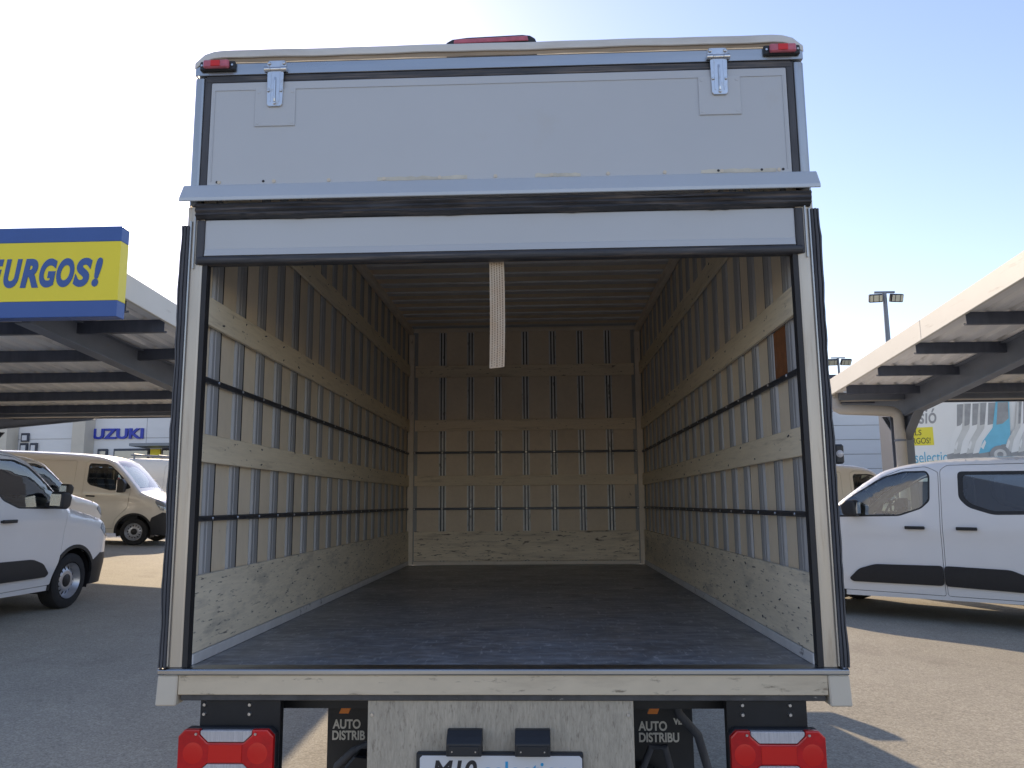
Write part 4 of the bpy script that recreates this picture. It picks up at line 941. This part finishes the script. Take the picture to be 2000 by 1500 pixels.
# ------------------------------------------------------------------ parking canopies
def canopy(root, s, x0, x1, yf, yv, yb, zv, sn, sf, purl, beams):
    """V roof: near half rises towards the viewer from the valley yv, far half rises beyond it; x0 is the verge by the aisle, s its side"""
    def zu(y): return zv + sn * (yv - y) if y <= yv else zv + sf * (y - yv)
    near = math.atan(sn)
    n = int(abs(x1 - x0) / 1.0); per = 1.0 / 4
    def sheet(ya, yc, x):
        mb = MB(); prof = []
        for k in range(4):
            a = k * per; prof += [(a, 0), (a + 0.14, 0), (a + 0.165, 0.034), (a + 0.225, 0.034)]
        prof.append((1.0, 0)); rows = []
        for y in (ya, yc):
            rows.append([(x + s * u, y, zu(y) + h) for u, h in prof] + [(x + s * u, y, zu(y) + h + 0.006) for u, h in reversed(prof)] + [(x + s * prof[0][0], y, zu(y) + prof[0][1])])
        mb.grid(rows); return mb
    for half in ((yf, yv - 0.10), (yv + 0.10, yb)):
        first = None
        for i in range(n):
            if first is None: first = sheet(half[0], half[1], 0.0).build('roof_sheet', 'sheet_cream', root); first.location = (x0, 0, 0)
            else: inst(first, 'roof_sheet', root, (x0 + s * i, 0, 0.0005 * (i % 2)))
    for y in purl:
        z = zu(y) - 0.002; d = 0.13
        mb = MB(); a, b = sorted((x0, x1))
        mb.prism([(y, z), (y + 0.06, z), (y + 0.06, z - 0.02), (y + 0.054, z - 0.02), (y + 0.054, z - 0.005), (y + 0.006, z - 0.005), (y + 0.006, z - d + 0.005), (y + 0.054, z - d + 0.005), (y + 0.054, z - d + 0.02), (y + 0.06, z - d + 0.02), (y + 0.06, z - d), (y, z - d)], 0, a, b)
        mb.build('purlin', 'steel_dark', root)
    for bx in beams:
        for ya, yc in ((yf + 0.12, yv), (yv, yb - 0.12)):
            def sec(y, w, z0, z1): return None
            dA = 0.24 if ya == yf + 0.12 else 0.30; dC = 0.38 if ya == yf + 0.12 else 0.20
            za, zc = zu(ya) - 0.012, zu(yc) - 0.012
            def slab(xa, xb, top0, top1, bot0, bot1):
                mb.bm.verts.ensure_lookup_table()
                v = [mb.bm.verts.new(p) for p in ((xa, ya, top0), (xb, ya, top0), (xb, ya, bot0), (xa, ya, bot0), (xa, yc, top1), (xb, yc, top1), (xb, yc, bot1), (xa, yc, bot1))]
                for f in ((0, 1, 2, 3), (7, 6, 5, 4), (0, 4, 5, 1), (1, 5, 6, 2), (2, 6, 7, 3), (3, 7, 4, 0)): mb.bm.faces.new([v[i] for i in f])
            mb = MB(); slab(bx - 0.075, bx + 0.075, za, zc, za - 0.014, zc - 0.014); slab(bx - 0.006, bx + 0.006, za - 0.0142, zc - 0.0142, za - dA + 0.0142, zc - dC + 0.0142)
            slab(bx - 0.075, bx + 0.075, za - dA + 0.014, zc - dC + 0.014, za - dA, zc - dC); mb.build('rafter', 'steel_grey', root)
        zt = zv - 0.02; g = gz(bx, yv)
        mb = MB(); mb.box(bx - 0.11, bx + 0.11, yv - 0.13, yv - 0.118, g, zt - 0.3); mb.box(bx - 0.11, bx + 0.11, yv + 0.118, yv + 0.13, g, zt - 0.3); mb.box(bx - 0.006, bx + 0.006, yv - 0.1178, yv + 0.1178, g, zt - 0.3)
        mb.build('column', 'steel_grey', root)
        for q in (-1, 1):
            mb = MB().prism([(yv + q * 0.131, zt - 0.31), (yv + q * 0.131, zt - (0.60 if q > 0 else 0.68)), (yv + q * (0.5 if q > 0 else 0.62), zt - 0.27)], 0, bx - 0.008, bx + 0.008); mb.build('gusset', 'steel_grey', root)
            mb = MB(); a_ = Vector((bx, yv + q * 0.131, zt - (0.61 if q > 0 else 0.69))); b_ = Vector((bx, yv + q * (0.51 if q > 0 else 0.63), zt - 0.28)); dd = (b_ - a_).normalized(); nn = Vector((0, -dd.z, dd.y)) * 0.006
            v = []
            for e in (a_, b_):
                for w_ in (-0.07, 0.07):
                    for sg in (-1, 1): v.append(mb.bm.verts.new(e + Vector((w_, 0, 0)) + nn * sg))
            for f in ((0, 1, 3, 2), (4, 6, 7, 5), (0, 4, 5, 1), (2, 3, 7, 6), (0, 2, 6, 4), (1, 5, 7, 3)): mb.bm.faces.new([v[i] for i in f])
            mb.build('gusset_flange', 'steel_grey', root)
    # verge fascias (two lengths per half), front fascia and valley gutter
    for ya, yc in ((yf - 0.02, (yf + yv) / 2 - 0.003), ((yf + yv) / 2 + 0.003, yv + 0.02), (yv + 0.03, yb)):
        mb = MB(); xo, xi = x0 - s * 0.04, x0 - s * 0.002
        v = []
        for y in (ya, yc):
            for xx in (xo, xi):
                for dz in (-0.035, 0.205): v.append(mb.bm.verts.new((xx, y, zu(y) + dz)))
        for f in ((0, 1, 3, 2), (4, 6, 7, 5), (0, 4, 5, 1), (2, 3, 7, 6), (0, 2, 6, 4), (1, 5, 7, 3)): mb.bm.faces.new([v[i] for i in f])
        fo = mb.build('verge_fascia', 'fascia', root, 0.004)
        mb = MB(); v = []
        for y in (ya, yc):
            for xx in (x0, x0 + s * 0.13):
                for dz in (0.196, 0.204): v.append(mb.bm.verts.new((xx, y, zu(y) + dz)))
        for f in ((0, 1, 3, 2), (4, 6, 7, 5), (0, 4, 5, 1), (2, 3, 7, 6), (0, 2, 6, 4), (1, 5, 7, 3)): mb.bm.faces.new([v[i] for i in f])
        mb.build('flashing', 'fascia', root)
    a, b = sorted((x0, x1))
    box('front_fascia', 'fascia', root, a, b, yf - 0.05, yf - 0.022, zu(yf) - 0.03, zu(yf) + 0.20, 0.004)
    box('back_fascia', 'fascia', root, a, b, yb + 0.004, yb + 0.034, zu(yb) - 0.03, zu(yb) + 0.20, 0.004)
    mb = MB().prism([(yv - 0.14, zv + 0.02), (yv - 0.14, zv - 0.06), (yv - 0.10, zv - 0.09), (yv + 0.10, zv - 0.09), (yv + 0.14, zv - 0.06), (yv + 0.14, zv + 0.02), (yv + 0.13, zv + 0.02), (yv + 0.13, zv - 0.05), (yv + 0.095, zv - 0.08), (yv - 0.095, zv - 0.08), (yv - 0.13, zv - 0.05), (yv - 0.13, zv + 0.02)], 0, a, b)
    mb.build('valley_gutter', 'pvc_grey', root)
    box('valley_beam', 'steel_grey', root, *sorted((x0 + s * 0.08, x1)), yv - 0.20, yv - 0.145, zv - 0.10, zv + 0.005)
    return zu

can_r = empty('parking_canopy', (0, 0, 0))
tag(can_r, 'steel parking canopy with cream verge and drainpipe on the right', 'canopy', 'steel parking canopies')
canopy(can_r, 1, 4.60, 17.6, 3.4, 9.70, 13.6, 3.087, 0.0816, 0.125, (3.5, 4.52, 5.63, 6.78, 7.88, 9.0, 10.6, 11.8, 13.0), (5.66, 11.0, 16.4))
mb = MB(); mb.tube([(4.66, 9.62, 3.02), (4.66, 9.62, 2.93), (4.675, 9.60, 2.88), (4.72, 9.58, 2.850), (4.80, 9.56, 2.842), (5.35, 9.50, 2.81), (5.44, 9.49, 2.80), (5.50, 9.485, 2.765), (5.53, 9.48, 2.70), (5.53, 9.48, 1.6), (5.53, 9.48, 0.12)], 0.078, 14)
mb.build('drainpipe', 'pvc_grey', can_r, smooth=True)
for z in (2.36, 1.4): MB().cyl((5.53, 9.48, z - 0.015), (5.53, 9.48, z + 0.015), 0.088, None, 14).build('pipe_clip', 'steel_grey', can_r)
can_l = empty('parking_canopy', (0, 0, 0))
tag(can_l, 'steel parking canopy on the left, behind the blue and yellow sign', 'canopy', 'steel parking canopies')
canopy(can_l, -1, -3.70, -16.7, 4.20, 11.0, 14.6, 3.13, 0.041, 0.13, (4.4, 5.16, 6.41, 7.68, 9.06, 10.25, 11.8, 13.0, 14.4), (-4.62, -9.75, -14.9))

# sign board on the front of the left canopy
sg = empty('sign_board', (-4.9, 4.0, 3.12)); tag(sg, 'blue and yellow sign reading FURGOS! on the left canopy', 'sign')
sg.location = (0, 0, 0)
X0, X1, Y0, Y1 = -6.9, -3.565, 4.00, 4.135
MB().box(X0, X1, Y0, Y1, 3.124, 3.270).build('bottom_band', 'sign_blue', sg, 0.004)
MB().box(X0, X1, Y0 + 0.001, Y1 - 0.001, 3.2705, 3.8095).build('yellow_panel', 'sign_yellow', sg, 0.002)
MB().box(X0, X1, Y0, Y1, 3.810, 3.948).build('top_band', 'sign_blue', sg, 0.004)
for ch, pa, pb in (('F', -22, 14), ('U', 16, 50), ('R', 49, 84), ('G', 85, 118), ('O', 118, 152), ('S', 151, 186), ('!', 187, 206)):
    text_fit('letter', ch, 'sign_blue', sg, -4.682 + pa * 0.004683, -4.682 + pb * 0.004683, 3.395, 3.660, Y0 - 0.0005, 0, 0.003, 0.22, 0.05)
for x in (-6.4, -5.2, -4.2): MB().box(x - 0.03, x + 0.03, Y1 + 0.001, Y1 + 0.03, 3.2, 3.75).build('bracket', 'steel_grey', sg)

# ------------------------------------------------------------------ buildings
def hall(name, label, cat, yb_, x0, x1, h, pw, ph, depth, mat, coping):
    r = empty(name, (0, 0, 0)); tag(r, label, cat)
    box('core', 'wall_concrete', r, x0, x1, yb_ + 0.06, yb_ + depth, -1.0, h)
    nx_ = max(1, round((x1 - x0) / pw)); nz_ = max(1, round(h / ph)); w = (x1 - x0) / nx_; hh = h / nz_
    src = MB().box(0.012, w - 0.012, 0, 0.05, 0.012, hh - 0.012).build('wall_panel', mat, r, 0.008); src.location = (x0, yb_, 0)
    for i in range(nx_):
        for k in range(nz_):
            if i or k: inst(src, 'wall_panel', r, (x0 + i * w, yb_, k * hh))
    box('coping', coping, r, x0 - 0.05, x1 + 0.05, yb_ - 0.06, yb_ + depth + 0.05, h + 0.002, h + 0.45)
    return r
sh = hall('showroom', 'pale grey panelled showroom with blue letters, far left', 'building', 45, -60, 12, 8.4, 4.0, 2.8, 14, 'wall_panel', 'wall_dark')
for xa, xb in ((-28.0, -27.22), (-33.0, -32.0), (-21.4, -20.7), (-14.0, -13.2), (-6.0, -5.2), (2.0, 2.8)):
    box('pilaster', 'pillar_beige', sh, xa, xb, 43.9, 44.96, 0, 8.3)
text_fit('lettering', 'SUZUKI', 'suzuki_blue', sh, -27.82, -24.15, 5.55, 6.20, 44.92, 0, 0.06, 0.0, 0.03)
def wnd(px0, px1, pz0, pz1, glassm='glass_dark'):
    w = box('window', 'wall_dark', sh, px0, px1, 44.85, 44.97, pz0, pz1)
    box('pane', 'plate_white' if glassm == 'blind' else 'head_glass', w, px0 + 0.09, px1 - 0.09, 44.80, 44.845, pz0 + 0.07, pz1 - 0.14)
for a in ((-31.75, -31.28, 5.45, 5.97), (-31.78, -31.32, 4.78, 5.36), (-31.15, -30.72, 4.78, 5.36)): wnd(*a, 'blind')
for xa, xb in ((-26.9, -26.3), (-25.9, -23.7), (-22.9, -21.6)): wnd(xa, xb, 3.2, 4.95)
aw = box('awning', 'pole_grey', sh, -24.1, -20.0, 43.2, 44.84, 4.98, 5.15)
box('door_surround', 'banner_yellow', sh, -23.6, -23.0, 44.8, 44.96, 2.5, 4.9)
wh_ = hall('warehouse', 'tall grey warehouse with horizontal cladding beyond the right canopy', 'building', 42, 12.5, 30, 8.0, 8.75, 0.8, 18, 'wall_panel', 'wall_dark')
bh = empty('sales_hall', (0, 0, 0)); tag(bh, 'dark blue hall carrying the large van advertising banner', 'building')
PIV = Matrix.Translation((12.9, 25.3, 0)) @ Matrix.Rotation(R(-20), 4, 'Z'); bh.matrix_world = PIV
box('wall', 'wall_dark', bh, -0.6, 12, 0.3, 8, 0, 6.2)
box('coping', 'steel_grey', bh, -0.7, 12.1, 0.2, 8.1, 6.203, 6.5)
for x in (3.95, 4.4, 5.6): box('mullion', 'steel_grey', bh, x, x + 0.09, 0.2, 0.297, 0.3, 6.1)
bn = empty('advertising_banner', (0, 0, 0)); bn.matrix_world = PIV
tag(bn, 'faded white banner with van picture and selection.com lettering on the dark hall', 'banner')
box('canvas', 'banner_white', bn, -0.55, 3.75, 0.16, 0.195, 2.1, 5.4)
mb = MB()
for z in (2.3, 3.2, 4.1, 5.0): mb.cyl((3.80, 0.2, z), (3.80, 0.12, z), 0.05, None, 8)
mb.cyl((3.80, 0.15, 2.0), (3.80, 0.15, 5.4), 0.02, None, 8); mb.build('frame_pole', 'pole_grey', bn)
text_fit('lettering', 'casi\u00f3', 'banner_grey', bn, -0.12, 0.84, 4.08, 4.60, 0.158, 0, 0.004, 0.12, 0.012)
box('yellow_box', 'banner_yellow', bn, -0.50, 0.70, 0.150, 0.1555, 3.34, 3.96)
text_fit('lettering', 'ELS', 'dark_letter', bn, 0.02, 0.34, 3.69, 3.88, 0.149, 0, 0.003, 0.1, 0.0)
text_fit('lettering', 'FURGOS!', 'dark_letter', bn, -0.20, 0.60, 3.40, 3.60, 0.149, 0, 0.003, 0.1, 0.0)
text_fit('lettering', 'M10selection', 'banner_cyan', bn, -0.52, 1.26, 2.74, 3.12, 0.158, 0, 0.004, 0.0, 0.0)
text_fit('lettering', '.com', 'dark_letter', bn, 1.28, 1.80, 2.75, 2.97, 0.158, 0, 0.004, 0.0, 0.0)
def flatp(name, poly, mat, y): return MB().prism(poly, 1, y - 0.004, y).build(name, mat, bn)
yy = 0.157
lay = 0
def van_print(x, k, body, y):
    flatp('print', [(x, 2.95), (x + 0.10 * k, 2.62), (x + 0.95 * k, 2.55), (x + 0.95 * k, 3.2), (x + 0.80 * k, 3.3), (x + 0.2 * k, 3.25)], 'banner_grey', y)
    flatp('print', [(x + 0.02, 3.0), (x + 0.18 * k, 3.42), (x + 0.50 * k, 3.85), (x + 0.66 * k, 4.72), (x + 1.05 * k, 4.72), (x + 0.98 * k, 3.3), (x + 0.72 * k, 3.28), (x + 0.42 * k, 3.06)], body, y - 0.003)
    flatp('print', [(x + 0.62 * k, 3.95), (x + 0.72 * k, 4.70), (x + 1.02 * k, 4.70), (x + 0.99 * k, 4.15), (x + 0.80 * k, 3.98)], 'banner_grey', y - 0.006)
    flatp('print', [(x + 0.10 * k, 3.22), (x + 0.24 * k, 3.46), (x + 0.27 * k, 3.36), (x + 0.17 * k, 3.14)], 'banner_white', y - 0.006)
for j in range(5): van_print(1.05 + j * 0.19, 0.62 + j * 0.06, 'banner_pale' if j % 2 else 'banner_white', yy - j * 0.008)
van_print(1.98, 1.0, 'banner_blue', yy - 0.042)
for j in range(3): van_print(2.72 + j * 0.20, 0.82 - j * 0.10, 'banner_white' if j % 2 else 'banner_pale', yy - 0.052 - j * 0.008)
yy = 0.085
MB().lathe([(0, 0.022), (0.30, 0.022), (0.30, 0.0)], (2.62, yy, 2.95), (0, -1, 0), 28).build('print', 'banner_grey', bn)
MB().lathe([(0.09, 0.027), (0.16, 0.027), (0.18, 0.022)], (2.62, yy, 2.95), (0, -1, 0), 28).build('print', 'banner_pale', bn)

# ------------------------------------------------------------------ floodlight masts
def mast(x, y, h, arm, hw, lab, tilt):
    r = empty('floodlight_mast', (x, y, gzc(x, y))); tag(r, lab, 'lamp post', 'floodlight masts')
    MB().cyl((0, 0, 0), (0, 0, h - gzc(x, y)), 0.16, 0.085, 14).build('pole', 'pole_grey', r, smooth=True)
    H = h - gzc(x, y)
    MB().box(-arm, arm, -0.05, 0.05, H - 0.03, H + 0.05).build('cross_arm', 'pole_grey', r, 0.01)
    for s in (-1, 1):
        hd = MB().box(-hw, hw, -0.10, 0.10, -hw * 0.62, hw * 0.62).build('floodlight', 'black_plastic', r, 0.03)
        hd.location = (s * arm, -0.12, H - hw * 0.62 - 0.10); hd.rotation_euler = (R(tilt), 0, R(8 * s))
        ln = MB().box(-hw * 0.88, hw * 0.88, -0.115, -0.101, -hw * 0.48, hw * 0.48).build('lens', 'lamp_lens', hd, 0.01)
        for k in (-1, 1): MB().box(k * hw * 0.4 - 0.012, k * hw * 0.4 + 0.012, -0.125, -0.1155, -hw * 0.48, hw * 0.48).build('bar', 'black_plastic', hd)
    return r
mast(14.43, 30, 10.0, 0.42, 0.27, 'near floodlight mast with two lamps above the right canopy', 20)
mast(23.55, 60, 12.6, 0.55, 0.42, 'distant small floodlight mast low beside the truck', 35)
